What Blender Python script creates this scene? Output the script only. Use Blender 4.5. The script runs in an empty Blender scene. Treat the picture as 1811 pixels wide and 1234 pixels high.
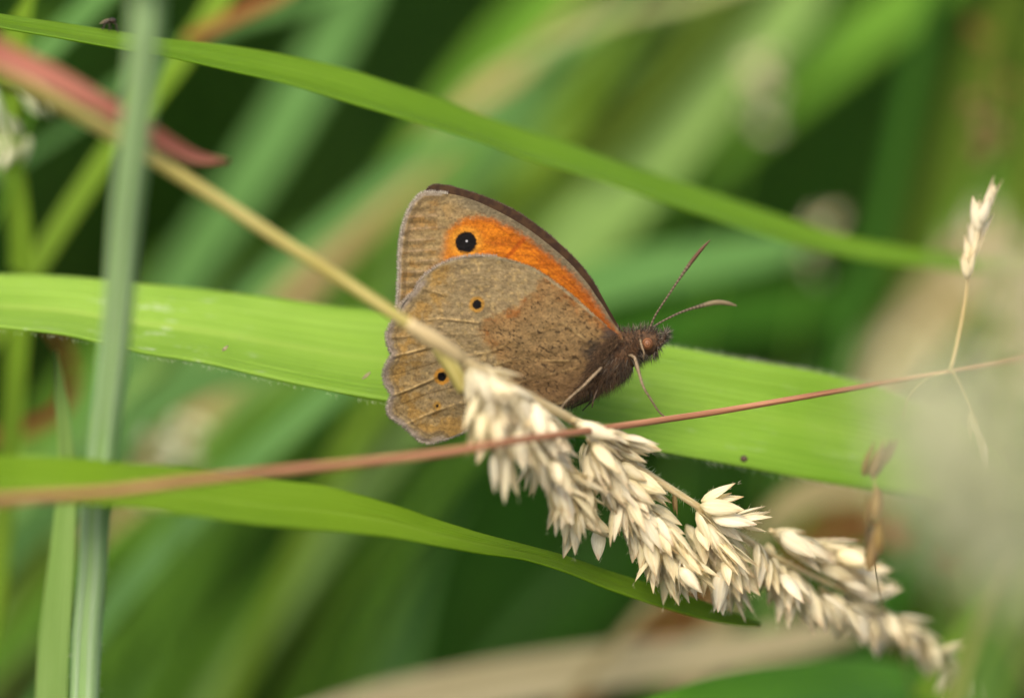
import bpy, math
import numpy as np
from mathutils import Vector, Matrix

S = bpy.context.scene
rng = np.random.default_rng(7)
RAD = math.radians

# ------------------------------------------------------------------ camera
W_PX, H_PX = 1811.0, 1234.0
FOCUS = 0.80                       # metres from lens to the butterfly
MPP = 0.101 / W_PX                 # metres per photo pixel in the plane of focus
PITCH = RAD(25)
TGT = np.array([0.0, 0.0, 0.40])   # middle of the picture, in the plane of focus
FWD = np.array([0.0, math.cos(PITCH), -math.sin(PITCH)])
RIGHT = np.array([1.0, 0.0, 0.0])
UP = np.array([0.0, math.sin(PITCH), math.cos(PITCH)])
CAM = TGT - FWD * FOCUS
cam_d = bpy.data.cameras.new('camera')
cam = bpy.data.objects.new('camera', cam_d)
S.collection.objects.link(cam)
cam.location = CAM
cam.rotation_euler = (math.pi / 2 - PITCH, 0, 0)
cam_d.sensor_width = 36.0
cam_d.lens = 36.0 * FOCUS / 0.101
cam_d.clip_start = 0.02
cam_d.clip_end = 2000.0
cam_d.dof.use_dof = True
cam_d.dof.focus_distance = FOCUS
cam_d.dof.aperture_fstop = (cam_d.lens / 1000.0) / 0.042
S.camera = cam

# ------------------------------------------------------------------ light
SUN_EL, SUN_AZ = RAD(58), RAD(205)      # azimuth clockwise from +Y
wd = bpy.data.worlds.new('World'); S.world = wd; wd.use_nodes = True
wn = wd.node_tree
bgn = wn.nodes.get('Background')
sky = wn.nodes.new('ShaderNodeTexSky')
sky.sky_type = 'NISHITA'; sky.sun_disc = False
sky.sun_elevation = SUN_EL; sky.sun_rotation = SUN_AZ
sky.air_density = 1.0; sky.dust_density = 6.0; sky.ozone_density = 0.6
wn.links.new(sky.outputs[0], bgn.inputs[0])
bgn.inputs[1].default_value = 0.125
sl = bpy.data.lights.new('sun', 'SUN'); sun = bpy.data.objects.new('sun', sl)
S.collection.objects.link(sun)
sl.energy = 1.5; sl.angle = RAD(40); sl.color = (1.0, 0.92, 0.74)
sdir = Vector((math.sin(SUN_AZ) * math.cos(SUN_EL), math.cos(SUN_AZ) * math.cos(SUN_EL), math.sin(SUN_EL)))
sun.rotation_euler = sdir.to_track_quat('Z', 'Y').to_euler()
sun.location = (0, 0, 3)
S.view_settings.view_transform = 'Standard'
S.view_settings.look = 'None'
S.view_settings.gamma = 1.0
S.view_settings.exposure = 0.98
S.view_settings.use_curve_mapping = False
S.render.engine = 'CYCLES'
S.cycles.use_denoising = True
S.cycles.max_bounces = 8
S.cycles.transmission_bounces = 6
S.cycles.diffuse_bounces = 5

# ------------------------------------------------------------------ helpers
def lin(h, k=1.0):
    h = h.lstrip('#')
    o = []
    for i in (0, 2, 4):
        c = int(h[i:i + 2], 16) / 255
        o.append((c / 12.92 if c <= .04045 else ((c + .055) / 1.055) ** 2.4) * k)
    return np.array(o)

def rgba(h, k=1.0):
    return tuple(lin(h, k)) + (1.0,)

def P(x, y, dz=0.0):
    """photo pixel + metres behind the plane of focus -> world point(s)"""
    x = np.asarray(x, float); y = np.asarray(y, float); dz = np.asarray(dz, float)
    D = FOCUS + dz
    k = MPP * D / FOCUS
    return (CAM + D[..., None] * FWD + ((x - W_PX / 2) * k)[..., None] * RIGHT
            + ((H_PX / 2 - y) * k)[..., None] * UP)

def to_px(p):
    q = p - CAM
    D = q @ FWD
    k = MPP * D / FOCUS
    return q @ RIGHT / k + W_PX / 2, H_PX / 2 - q @ UP / k, D

def tag(o, label=None, cat=None, group=None, kind=None):
    if label: o['label'] = label
    if cat: o['category'] = cat
    if group: o['group'] = group
    if kind: o['kind'] = kind
    return o

def thing(name, loc, label, cat, group=None):
    o = bpy.data.objects.new(name, None)
    o.empty_display_size = 0.01
    S.collection.objects.link(o)
    o.location = [float(v) for v in loc]
    return tag(o, label, cat, group)

def mesh_from(name, V, F, uv=None, attrs=None, smooth=True):
    """V (n,3) array, F (m,k) int array or list of such arrays"""
    me = bpy.data.meshes.new(name)
    Fs = F if isinstance(F, list) else [F]
    Fs = [np.asarray(f, np.int32) for f in Fs if len(f)]
    me.vertices.add(len(V)); me.vertices.foreach_set('co', np.asarray(V, np.float32).ravel())
    nl = sum(f.size for f in Fs); npoly = sum(len(f) for f in Fs)
    me.loops.add(nl); me.polygons.add(npoly)
    li = np.concatenate([f.ravel() for f in Fs])
    me.loops.foreach_set('vertex_index', li)
    tot = np.concatenate([np.full(len(f), f.shape[1], np.int32) for f in Fs])
    st = np.concatenate([[0], np.cumsum(tot)[:-1]]).astype(np.int32)
    me.polygons.foreach_set('loop_start', st)
    me.polygons.foreach_set('loop_total', tot)
    if smooth:
        me.polygons.foreach_set('use_smooth', np.ones(npoly, bool))
    if uv is not None:
        l = me.uv_layers.new(name='UVMap')
        l.data.foreach_set('uv', np.asarray(uv, np.float32)[li].ravel())
    for k, (typ, data) in (attrs or {}).items():
        a = me.attributes.new(k, typ, 'POINT')
        if typ == 'FLOAT_COLOR':
            a.data.foreach_set('color', np.asarray(data, np.float32).ravel())
        else:
            a.data.foreach_set('value', np.asarray(data, np.float32).ravel())
    me.update(calc_edges=True)
    me.validate()
    return me

def obj(name, me, mat, parent=None):
    """mesh in world coordinates -> object; under a parent it is moved to the parent's frame"""
    o = bpy.data.objects.new(name, me)
    S.collection.objects.link(o)
    if mat is not None and not me.materials: me.materials.append(mat)
    if parent is not None:
        o.parent = parent
        o.location = (0, 0, 0) if parent.parent else -parent.location
    return o

def place_origin(o):
    """move a top-level mesh's origin to its lowest vertex"""
    me = o.data
    n = len(me.vertices); co = np.empty(n * 3, np.float32); me.vertices.foreach_get('co', co)
    co = co.reshape(-1, 3); b = co[co[:, 2].argmin()].copy()
    me.vertices.foreach_set('co', (co - b).ravel()); me.update()
    o.location = [float(v) for v in b]
    return o

def spline(pts, n):
    """Catmull-Rom through rows of pts, n samples, about evenly spaced"""
    p = np.asarray(pts, float)
    if len(p) == 2:
        t = np.linspace(0, 1, n)[:, None]; return p[0] * (1 - t) + p[1] * t
    q = np.vstack([2 * p[0] - p[1], p, 2 * p[-1] - p[-2]])
    d = np.linalg.norm(np.diff(p[:, :min(3, p.shape[1])], axis=0), axis=1)
    c = np.concatenate([[0], np.cumsum(d)]); s = np.linspace(0, c[-1], n)
    i = np.clip(np.searchsorted(c, s, 'right') - 1, 0, len(p) - 2)
    t = ((s - c[i]) / np.maximum(d[i], 1e-12))[:, None]
    a, b, e, f = q[i], q[i + 1], q[i + 2], q[i + 3]
    return .5 * (2 * b + (e - a) * t + (2 * a - 5 * b + 4 * e - f) * t ** 2 + (3 * b - a - 3 * e + f) * t ** 3)

def unit(v):
    return v / np.maximum(np.linalg.norm(v, axis=-1, keepdims=True), 1e-12)

def tangents(C):
    return unit(np.gradient(C, axis=0))

def grid_faces(n, m, close=False):
    i = np.arange(n - 1)[:, None]; j = np.arange(m if close else m - 1)[None, :]
    j2 = (j + 1) % m
    a = i * m + j; b = i * m + j2; c = (i + 1) * m + j2; d = (i + 1) * m + j
    return np.stack(np.broadcast_arrays(a, b, c, d), -1).reshape(-1, 4)

def tube_arrays(C, R, sides=10, flute=0.0):
    C = np.asarray(C, float); n = len(C); R = np.broadcast_to(np.asarray(R, float), (n,))
    T = tangents(C)
    N = np.empty_like(C); ref = np.array([.13, .31, .94])
    v = ref - T[0] * (ref @ T[0]); N[0] = v / np.linalg.norm(v)
    for i in range(1, n):
        v = N[i - 1] - T[i] * (N[i - 1] @ T[i]); N[i] = v / np.linalg.norm(v)
    B = np.cross(T, N)
    a = np.linspace(0, 2 * math.pi, sides, endpoint=False)
    rr = R[:, None] * (1 + flute * np.cos(a * 5)[None, :])
    V = C[:, None, :] + rr[..., None] * (np.cos(a)[None, :, None] * N[:, None, :] + np.sin(a)[None, :, None] * B[:, None, :])
    L = np.concatenate([[0], np.cumsum(np.linalg.norm(np.diff(C, axis=0), axis=1))])
    uv = np.stack([np.broadcast_to(L[:, None] * 100, (n, sides)), np.broadcast_to(a[None, :] / 6.2832, (n, sides))], -1)
    F = grid_faces(n, sides, True)
    V = V.reshape(-1, 3); uv = uv.reshape(-1, 2)
    V = np.vstack([V, C[0], C[-1]]); uv = np.vstack([uv, uv[0], uv[-1]])
    k = n * sides; j = np.arange(sides); j2 = (j + 1) % sides
    caps = np.vstack([np.stack([np.full(sides, k), j2, j], -1), np.stack([np.full(sides, k + 1), (n - 1) * sides + j, (n - 1) * sides + j2], -1)])
    return V, [F, caps], uv

def tube(name, C, R, mat, parent=None, sides=10, flute=0.0):
    V, F, uv = tube_arrays(C, R, sides, flute)
    return obj(name, mesh_from(name, V, F, uv), mat, parent)

def hair_arrays(root, d, length, rad, bend):
    """tapered three-sided hairs, one bend; all vectorised"""
    n = len(root); d = unit(d)
    side = unit(np.cross(d, rng.normal(size=(n, 3)))); oth = np.cross(d, side)
    mid = root + d * (length * .5)[:, None] + bend * .25
    tip = root + d * length[:, None] + bend
    V = np.empty((n, 7, 3))
    for k in range(3):
        a = k * 2.0944
        o = side * math.cos(a) + oth * math.sin(a)
        V[:, k] = root + o * rad[:, None]
        V[:, 3 + k] = mid + o * (rad * .7)[:, None]
    V[:, 6] = tip
    base = (np.arange(n) * 7)[:, None]
    q = np.array([[0, 1, 4, 3], [1, 2, 5, 4], [2, 0, 3, 5]])
    t = np.array([[3, 4, 6], [4, 5, 6], [5, 3, 6]])
    Q = (base[:, None] + q[None]).reshape(-1, 4); T = (base[:, None] + t[None]).reshape(-1, 3)
    return V.reshape(-1, 3), [Q, T]

def hairs(name, root, d, length, rad, bend, mat, parent, tint=None):
    V, F = hair_arrays(root, d, length, rad, bend)
    at = None
    if tint is not None:
        at = {'pig': ('FLOAT_COLOR', np.repeat(tint, 7, axis=0))}
    o = obj(name, mesh_from(name, V, F, None, at), mat, parent)
    o['kind'] = 'stuff'
    return o

def root_path(p, t, reach=0.16):
    """carry a stem or blade from its last point in view down to the ground"""
    t3 = unit(np.asarray(t, float))
    t = np.array([t3[0], t3[1], 0.0]); n = np.linalg.norm(t)
    t = t / n if n > 1e-6 else np.array([-1.0, 0, 0])
    reach = reach * (.25 + .75 * n)
    h = p[2]; rise = t3[2] * reach
    return np.array([p + t3 * reach * .2, p + t * reach * .5 + [0, 0, rise * .22 - .12 * h], p + t * reach * .78 + [0, 0, rise * .1 - .42 * h],
                     p + t * reach * .94 + [0, 0, -.74 * h], np.array([p[0] + t[0] * reach, p[1] + t[1] * reach, -0.01])])

def ribbon_from_edges(A, B, m=9, fold=0.12, wav=0.0, crease=True):
    """A, B (n,3): the two edges of a leaf blade; fold = depth of the V as a share of the width"""
    n = len(A)
    Wv = B - A; w = np.linalg.norm(Wv, axis=1)
    C = (A + B) / 2; T = tangents(C)
    N = unit(np.cross(T, Wv)); N *= np.where((N @ (CAM - TGT))[:, None] < 0, -1, 1)
    s = np.linspace(0, 1, m)
    prof = np.abs(2 * s - 1) if crease else (2 * s - 1) ** 2
    prof = prof ** 1.25 - .55
    V = A[:, None, :] * (1 - s)[None, :, None] + B[:, None, :] * s[None, :, None]
    V = V + N[:, None, :] * (prof[None, :] * (fold * w)[:, None])[..., None]
    if wav:
        ph = np.linspace(0, 9, n)
        V = V + N[:, None, :] * (wav * w[:, None] * np.sin(ph[:, None] * 2.1 + s[None, :] * 3))[..., None]
    L = np.concatenate([[0], np.cumsum(np.linalg.norm(np.diff(C, axis=0), axis=1))]) * 100
    uv = np.stack([np.broadcast_to(L[:, None], (n, m)), np.broadcast_to(s[None, :], (n, m))], -1)
    return V.reshape(-1, 3), grid_faces(n, m), uv.reshape(-1, 2)

def ribbon(name, A, B, mat, parent=None, m=9, fold=0.12, thick=0.00022, **kw):
    V, F, uv = ribbon_from_edges(A, B, m, fold, **kw)
    o = obj(name, mesh_from(name, V, F, uv), mat, parent)
    if thick:
        s = o.modifiers.new('thickness', 'SOLIDIFY'); s.thickness = thick; s.offset = 0
    return o

def px_edges(pts, n=70):
    """rows (x, y_top, y_bot, dz_top, dz_bot) -> the edges in space"""
    q = spline(pts, n)
    return P(q[:, 0], q[:, 1], q[:, 3]), P(q[:, 0], q[:, 2], q[:, 4])

def blade_edges(pts, widths, dz, tilt, n=40):
    """centre line in pixels (x, y[, dz]) with widths in pixels -> edges in space"""
    p = np.asarray(pts, float)
    if p.shape[1] == 2:
        z = np.interp(np.linspace(0, 1, len(p)), np.linspace(0, 1, len(np.atleast_1d(dz))), np.atleast_1d(dz))
        p = np.column_stack([p, z])
    w = np.interp(np.linspace(0, 1, len(p)), np.linspace(0, 1, len(np.atleast_1d(widths))), np.atleast_1d(widths))
    q = spline(np.column_stack([p, w]), n)
    t = np.gradient(q[:, :2], axis=0); t /= np.linalg.norm(t, axis=1)[:, None]
    nx, ny = -t[:, 1], t[:, 0]
    sg = np.where(ny > 0, 1, -1)
    nx, ny = nx * sg, ny * sg                       # edge B is always the lower one
    h = q[:, 3] / 2; tz = h * MPP * tilt
    A = P(q[:, 0] - nx * h, q[:, 1] - ny * h, q[:, 2] + tz)
    B = P(q[:, 0] + nx * h, q[:, 1] + ny * h, q[:, 2] - tz)
    return A, B

def add_root(A, B, reach=.16, n=24, start=True, narrow=.55):
    """continue a blade to the ground at its start (or end)"""
    if not start: A, B = A[::-1], B[::-1]
    C = (A + B) / 2; t = unit(C[0] - C[3])
    path = spline(np.vstack([C[0], root_path(C[0], t, reach)]), n)[1:][::-1]
    w0 = (B[0] - A[0]) / 2
    k = np.linspace(narrow, 1, len(path) + 1)[:-1, None]
    A2 = np.vstack([path - w0 * k, A]); B2 = np.vstack([path + w0 * k, B])
    if not start: A2, B2 = A2[::-1], B2[::-1]
    return A2, B2

# ------------------------------------------------------------------ materials
class NT:
    def __init__(s, name):
        s.m = bpy.data.materials.new(name); s.m.use_nodes = True
        s.t = s.m.node_tree; s.t.nodes.clear()
        s.out = s.t.nodes.new('ShaderNodeOutputMaterial')
    def n(s, typ, **kw):
        nd = s.t.nodes.new('ShaderNode' + typ)
        for k, v in kw.items(): setattr(nd, k, v)
        return nd
    def l(s, a, b): s.t.links.new(a, b)
    def val(s, sock, v):
        if isinstance(v, bpy.types.NodeSocket): s.l(v, sock)
        else: sock.default_value = v
    def math(s, op, a, b=0.0, c=None, clamp=False):
        nd = s.n('Math', operation=op); nd.use_clamp = clamp
        s.val(nd.inputs[0], a); s.val(nd.inputs[1], b)
        if c is not None: s.val(nd.inputs[2], c)
        return nd.outputs[0]
    def mix(s, f, a, b, blend='MIX'):
        nd = s.n('Mix', data_type='RGBA', blend_type=blend)
        s.val(nd.inputs[0], f); s.val(nd.inputs[6], a); s.val(nd.inputs[7], b)
        return nd.outputs[2]
    def ramp(s, f, lo, hi):
        nd = s.n('MapRange', interpolation_type='SMOOTHSTEP')
        s.val(nd.inputs[0], f); nd.inputs[1].default_value = lo; nd.inputs[2].default_value = hi
        return nd.outputs[0]
    def noise(s, vec, scale, detail=3.0, rough=.55):
        nd = s.n('TexNoise'); nd.inputs['Scale'].default_value = scale
        nd.inputs['Detail'].default_value = detail; nd.inputs['Roughness'].default_value = rough
        if vec is not None: s.l(vec, nd.inputs['Vector'])
        return nd.outputs[0]
    def mapped(s, vec, scale, off=None):
        nd = s.n('Mapping'); s.l(vec, nd.inputs['Vector']); nd.inputs['Scale'].default_value = scale
        if off is not None: s.l(off, nd.inputs['Location'])
        return nd.outputs[0]
    def finish(s, col, rough=.55, transl=0.0, tcol=None, bump=None, bdist=.00005, spec=.35):
        p = s.n('BsdfPrincipled'); s.val(p.inputs['Base Color'], col); s.val(p.inputs['Roughness'], rough)
        p.inputs['Specular IOR Level'].default_value = spec
        if bump is not None:
            b = s.n('Bump'); s.l(bump, b.inputs['Height']); b.inputs['Distance'].default_value = bdist
            b.inputs['Strength'].default_value = 1.0
            s.l(b.outputs[0], p.inputs['Normal'])
        sh = p.outputs[0]
        if transl:
            t = s.n('BsdfTranslucent'); s.val(t.inputs['Color'], tcol if tcol is not None else col)
            mx = s.n('MixShader'); mx.inputs[0].default_value = transl
            s.l(sh, mx.inputs[1]); s.l(t.outputs[0], mx.inputs[2]); sh = mx.outputs[0]
        s.l(sh, s.out.inputs['Surface'])
        return s.m

def leaf_mat(name, a, b, mid=None, tcol=None, transl=.4, rough=.45, specks=0.0, lines=34, rand=0.0, k=1.0, midw=.05, edge=None, spec=.3, ribs=0, along=None):
    """parallel-veined blade: UV u runs along it in centimetres, v across it"""
    t = NT(name)
    uv = t.n('TexCoord').outputs['UV']
    oi = t.n('ObjectInfo')
    off = t.n('CombineXYZ'); t.l(t.math('MULTIPLY', oi.outputs['Random'], 37.0), off.inputs[0])
    streak = t.noise(t.mapped(uv, (.35, lines, 1), off.outputs[0]), 1.0, 3)
    patch = t.noise(t.mapped(uv, (.55, 1.6, 1), off.outputs[0]), 1.0, 4)
    fine = t.noise(t.mapped(uv, (9.0, 60, 1), off.outputs[0]), 1.0, 2)
    f = t.math('ADD', t.math('MULTIPLY', t.ramp(streak, .36, .66), .55), t.math('MULTIPLY', t.ramp(patch, .3, .7), .45))
    col = t.mix(f, rgba(a, k), rgba(b, k))
    col = t.mix(t.math('MULTIPLY', t.ramp(fine, .5, .8), .25), col, rgba(b, k * 1.15))
    sep = t.n('SeparateXYZ'); t.l(uv, sep.inputs[0]); v = sep.outputs[1]
    dv = t.math('ABSOLUTE', t.math('SUBTRACT', v, .5))
    hgt = streak
    if ribs:
        wob = t.math('MULTIPLY', t.noise(t.mapped(uv, (.8, 3, 1), off.outputs[0]), 1.0, 2), 1.6)
        rib = t.math('ABSOLUTE', t.math('SINE', t.math('ADD', t.math('MULTIPLY', v, ribs * math.pi), wob)))
        rm = t.math('MULTIPLY', t.math('SUBTRACT', 1.0, t.ramp(rib, .0, .5)), t.ramp(streak, .3, .6))
        col = t.mix(t.math('MULTIPLY', rm, .55), col, rgba(a, k * .62))
        hgt = t.math('ADD', streak, t.math('MULTIPLY', rib, .5))
        nick = t.ramp(t.noise(t.mapped(uv, (5, 22, 1), off.outputs[0]), 1.0, 4, .7), .66, .72)
        col = t.mix(t.math('MULTIPLY', nick, .35), col, rgba('7a7a30', k))
    if mid:
        col = t.mix(t.math('MULTIPLY', t.math('SUBTRACT', 1.0, t.ramp(dv, midw * .3, midw)), .5), col, rgba(mid, k))
    if edge:
        col = t.mix(t.math('MULTIPLY', t.ramp(dv, .44, .5), .6), col, rgba(edge, k))
    if specks:
        sn = t.noise(t.mapped(uv, (2.3, 9.0, 1), off.outputs[0]), 1.0, 5, .7)
        sm = t.noise(t.mapped(uv, (.5, 1.1, 1), off.outputs[0]), 1.0, 2)
        m = t.math('MULTIPLY', t.ramp(sn, .57, .66), t.math('MULTIPLY', t.ramp(sm, .40, .55), specks))
        col = t.mix(m, col, rgba('d9dfc0', k))
        dn = t.noise(t.mapped(uv, (7, 16, 1), off.outputs[0]), 1.0, 2)
        col = t.mix(t.math('MULTIPLY', t.ramp(dn, .74, .78), .5 * specks), col, rgba('5c6a3a'))
    if rand:
        h = t.n('HueSaturation'); t.l(col, h.inputs['Color'])
        t.l(t.math('ADD', t.math('MULTIPLY', oi.outputs['Random'], rand), 1 - rand / 2), h.inputs['Value'])
        col = h.outputs[0]
    if along: col = t.mix(t.math('MULTIPLY', t.ramp(sep.outputs[0], along[0], along[1]), .8), col, t.mix(f, rgba(along[2]), rgba(along[3])))  # painted shading: blends to a second pair of tones further up the blade
    tc = rgba(tcol, k) if tcol else col
    if tcol:
        tc = t.mix(.5, col, rgba(tcol, k))
    return t.finish(col, rough, transl, tc, bump=hgt, bdist=.00016 if ribs else .00012, spec=spec)

def plain_mat(name, a, b, scale=800, rough=.6, transl=0.0, rand=0.0, stretch=None, bdist=.00004, spec=.3):
    t = NT(name)
    tc = t.n('TexCoord'); oi = t.n('ObjectInfo')
    if stretch: vec = t.mapped(tc.outputs['UV'], stretch); n1 = t.noise(vec, 1.0, 4)
    else: n1 = t.noise(tc.outputs['Object'], scale, 4)
    col = t.mix(t.ramp(n1, .3, .7), rgba(a), rgba(b))
    if rand:
        h = t.n('HueSaturation'); t.l(col, h.inputs['Color'])
        t.l(t.math('ADD', t.math('MULTIPLY', oi.outputs['Random'], rand), 1 - rand * .6), h.inputs['Value'])
        col = h.outputs[0]
    return t.finish(col, rough, transl, None, bump=n1, bdist=bdist, spec=spec)

def attr_mat(name, attr='pig', rough=.7, transl=0.0, noise_amt=.25, scale=9000, bdist=.00003, spec=.2):
    """pigment stored on the vertices, broken up by fine procedural grain"""
    t = NT(name)
    at = t.n('Attribute', attribute_name=attr)
    tc = t.n('TexCoord')
    n1 = t.noise(tc.outputs['Object'], scale, 3)
    g = t.math('ADD', t.math('MULTIPLY', n1, noise_amt * 2), 1 - noise_amt)
    gc = t.n('CombineXYZ')
    for i in range(3): t.l(g, gc.inputs[i])
    col = t.mix(1.0, at.outputs['Color'], gc.outputs[0], 'MULTIPLY')
    return t.finish(col, rough, transl, None, bump=n1, bdist=bdist, spec=spec)

# ------------------------------------------------------------------ ground
def build_ground():
    n = 81
    g = np.sign(np.linspace(-1, 1, n)) * np.abs(np.linspace(-1, 1, n)) ** 5 * 400
    X, Y = np.meshgrid(g, g, indexing='ij')
    r = np.hypot(X, Y)
    Z = .012 * np.sin(X * 9) * np.cos(Y * 7) * np.exp(-r / 3) - .004
    t = NT('soil_and_thatch')
    tc = t.n('TexCoord').outputs['Object']
    a = t.noise(tc, 14, 6); b = t.noise(t.mapped(tc, (60, 9, 20)), 3, 4)
    col = t.mix(t.ramp(a, .35, .65), rgba('1c160a'), rgba('302814'))
    col = t.mix(t.math('MULTIPLY', t.ramp(b, .5, .7), .6), col, rgba('26300f'))
    m = t.finish(col, .9, bump=a, bdist=.01, spec=.1)
    o = obj('ground', mesh_from('ground', np.stack([X, Y, Z], -1).reshape(-1, 3), grid_faces(n, n)), m)
    tag(o, 'dark soil and thatch under the meadow grass', 'ground', kind='structure')
build_ground()

def meadow(name, label, n, colours, seed, hmin, hmax, area, dz_min, width, lean=.9, cat='grass'):
    """dense grass that reads as a mass: every blade a bent, tapering strip rooted in the ground"""
    r = np.random.default_rng(seed)
    x = r.uniform(area[0], area[1], n); y = r.uniform(area[2], area[3], n)
    h = r.uniform(hmin, hmax, n) * r.uniform(.7, 1.0, n)
    az = r.normal(.55, 1.1, n)                       # most lean to the right, like the sward in the photograph
    ln = h * np.abs(r.normal(lean * .7, lean * .4, n))
    k = 7
    s = np.linspace(0, 1, k)
    ax = np.cos(az); ay = np.sin(az) * .8
    cx = x[:, None] + ax[:, None] * ln[:, None] * s ** 1.7
    cy = y[:, None] + ay[:, None] * ln[:, None] * s ** 1.7
    cz = h[:, None] * (s * 1.25 - .38 * s ** 2.6) - .01
    C = np.stack([cx, cy, cz], -1)
    px, py, D = to_px(C)
    inview = (px > -260) & (px < W_PX + 260) & (py > -260) & (py < H_PX + 260)
    bad = (inview & (D < FOCUS + dz_min)).any(1) | (np.linalg.norm(C - CAM, axis=2) < .28).any(1)
    C = C[~bad]; az = az[~bad]; n = len(C)
    w = r.uniform(width[0], width[1], n)
    wa = az + math.pi / 2 + r.normal(0, .5, n)
    wd_ = np.stack([np.cos(wa), np.sin(wa), r.normal(0, .25, n)], -1)
    prof = np.array([.75, .95, 1, .95, .8, .5, .04])
    off = wd_[:, None, :] * (w[:, None] * prof[None])[..., None] / 2
    V = np.stack([C - off, C + off], 2)
    base = (np.arange(n) * k * 2)[:, None]
    q = np.array([[2 * i, 2 * i + 1, 2 * i + 3, 2 * i + 2] for i in range(k - 1)])
    F = (base[:, None] + q[None]).reshape(-1, 4)
    cl = np.array([lin(c) for c in colours])[r.integers(0, len(colours), n)] * r.uniform(.75, 1.2, (n, 1))
    cl = np.repeat(np.column_stack([cl, np.ones(n)]), k * 2, axis=0)
    o = obj(name, mesh_from(name, V.reshape(-1, 3), F, None, {'pig': ('FLOAT_COLOR', cl)}), attr_mat(name + '_blades', transl=.22, rough=.75, scale=300, noise_amt=.2, spec=.06))
    return tag(o, label, cat, kind='stuff')

meadow('meadow_grass', 'dense mass of dark green meadow grass filling the far background', 26000,
       ['123006', '193a07', '203d0a', '112906', '223609'], 3, .22, .42, (-1.6, 1.9, -.3, 3.2), .30, (.003, .007))
meadow('short_grass', 'low dark grass carpeting the soil beneath the leaves', 16000,
       ['122a06', '193207', '20340b', '2c2c0a'], 5, .06, .20, (-1.1, 1.1, -1.2, 1.6), .16, (.002, .005))
meadow('dead_grass', 'tangled straw coloured dead grass low in the sward', 3500,
       ['332b14', '2b240f', '241b08', '38311a'], 9, .08, .24, (-1.1, 1.3, -.6, 2.4), .22, (.0015, .004), lean=1.6)

# ------------------------------------------------------------------ leaves in and near the plane of focus
M = {}
M['broad'] = leaf_mat('leaf_broad_bright', '7ca42c', 'a4c850', mid='b4cc5c', tcol='a8cc34', transl=.38, specks=.55, lines=40, midw=.05, ribs=17, along=(51.0, 56.0, '6a9420', '8cb43a'))  # darker greens towards the tip put the right end's shade into the colour
M['upper'] = leaf_mat('leaf_upper', '668e16', '789e26', tcol='8cb412', transl=.45, lines=22, rough=.4, ribs=7)
M['lower'] = leaf_mat('leaf_lower', '709619', '84a828', mid='8cac38', tcol='98bc10', transl=.42, lines=30, rough=.4, ribs=11)
M['sheath'] = leaf_mat('culm_grey_green', '90b86a', 'a6c686', tcol='acd47c', transl=.2, lines=18, rough=.5)
HAIR = plain_mat('fine_pale_hair', 'c3cda0', 'e2e6cc', transl=.5)

def leaf_hairs(parent, A, B, n, length, lo, hi, rad=.000022):
    """down along both edges of a blade"""
    i0, i1 = int(lo * len(A)), int(hi * len(A)) - 2
    f = rng.uniform(i0, i1, n); i = f.astype(int); fr = (f - i)[:, None]
    top = rng.random(n) < .85
    E = np.where(top[:, None], A[i] * (1 - fr) + A[i + 1] * fr, B[i] * (1 - fr) + B[i + 1] * fr)
    out = np.where(top[:, None], A[i] - B[i], B[i] - A[i])
    d = unit(out) + rng.normal(0, .35, (n, 3)) + unit(A[i + 1] - A[i]) * .4
    L = length * rng.uniform(.4, 1.1, n)
    return hairs('leaf_down', E, d, L, np.full(n, rad), rng.normal(0, .00006, (n, 3)), HAIR, parent)

def leaf_thing(name, label, group, A, B, mat, m=15, fold=.1, **kw):
    base = A[0] if A[0][2] < A[-1][2] else A[-1]
    t = thing(name, base, label, 'leaf', group)
    ribbon('blade', A, B, mat, t, m=m, fold=fold, **kw)
    return t

# broad leaf behind the butterfly
rows = [(-160, 487, 566, .020, .008), (0, 491, 584, .018, .007), (121, 495, 598, .017, .0065), (243, 506, 627, .016, .006), (364, 517, 647, .0155, .0058), (486, 532, 675, .015, .0055),
        (607, 548, 700, .015, .0055), (700, 556, 716, .015, .0055), (860, 572, 745, .0145, .006), (1040, 594, 778, .0138, .007), (1200, 618, 806, .0132, .0085), (1321, 639, 828, .0135, .0100),
        (1443, 659, 851, .0145, .0125), (1565, 690, 870, .0170, .016), (1646, 726, 880, .020, .0195), (1730, 780, 905, .024, .024), (1800, 860, 950, .029, .029), (1850, 960, 1010, .034, .034), (1878, 1080, 1090, .038, .038)]
A, B = px_edges(rows, 110)
vA, vB = A, B
A, B = add_root(A, B, .20)
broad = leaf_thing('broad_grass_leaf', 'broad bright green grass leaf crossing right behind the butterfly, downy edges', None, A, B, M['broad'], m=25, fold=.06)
leaf_hairs(broad, vA, vB, 2600, .00075, .06, .86, .000015)

# arching leaf above
rows = [(-140, 8, 22), (0, 27, 51), (102, 42, 69), (218, 60, 90), (282, 70, 100), (408, 85, 129), (510, 103, 153), (616, 128, 186), (693, 153, 209), (770, 178, 232), (848, 209, 256), (925, 236, 286), (1002, 260, 309), (1080, 290, 332), (1200, 330, 376), (1336, 374, 418), (1443, 408, 447), (1524, 428, 463), (1605, 441, 473), (1686, 453, 480), (1811, 469, 485), (1960, 492, 498)]
zt = np.interp([v[0] for v in rows], [-140, 300, 700, 1200, 1960], [.002, .006, .014, .027, .044])
zt2 = np.interp([v[0] for v in rows], [-140, 300, 700, 1200, 1500, 1960], [.001, .004, .010, .020, .030, .043])
rows = [(*v, z1, z2) for v, z1, z2 in zip(rows, zt, zt2)]
A, B = px_edges(rows, 110)
A, B = add_root(A, B, .22)
upper = leaf_thing('arching_grass_leaf', 'long narrow green grass leaf arching above the butterfly', None, A, B, M['upper'], m=13, fold=.16)

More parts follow.
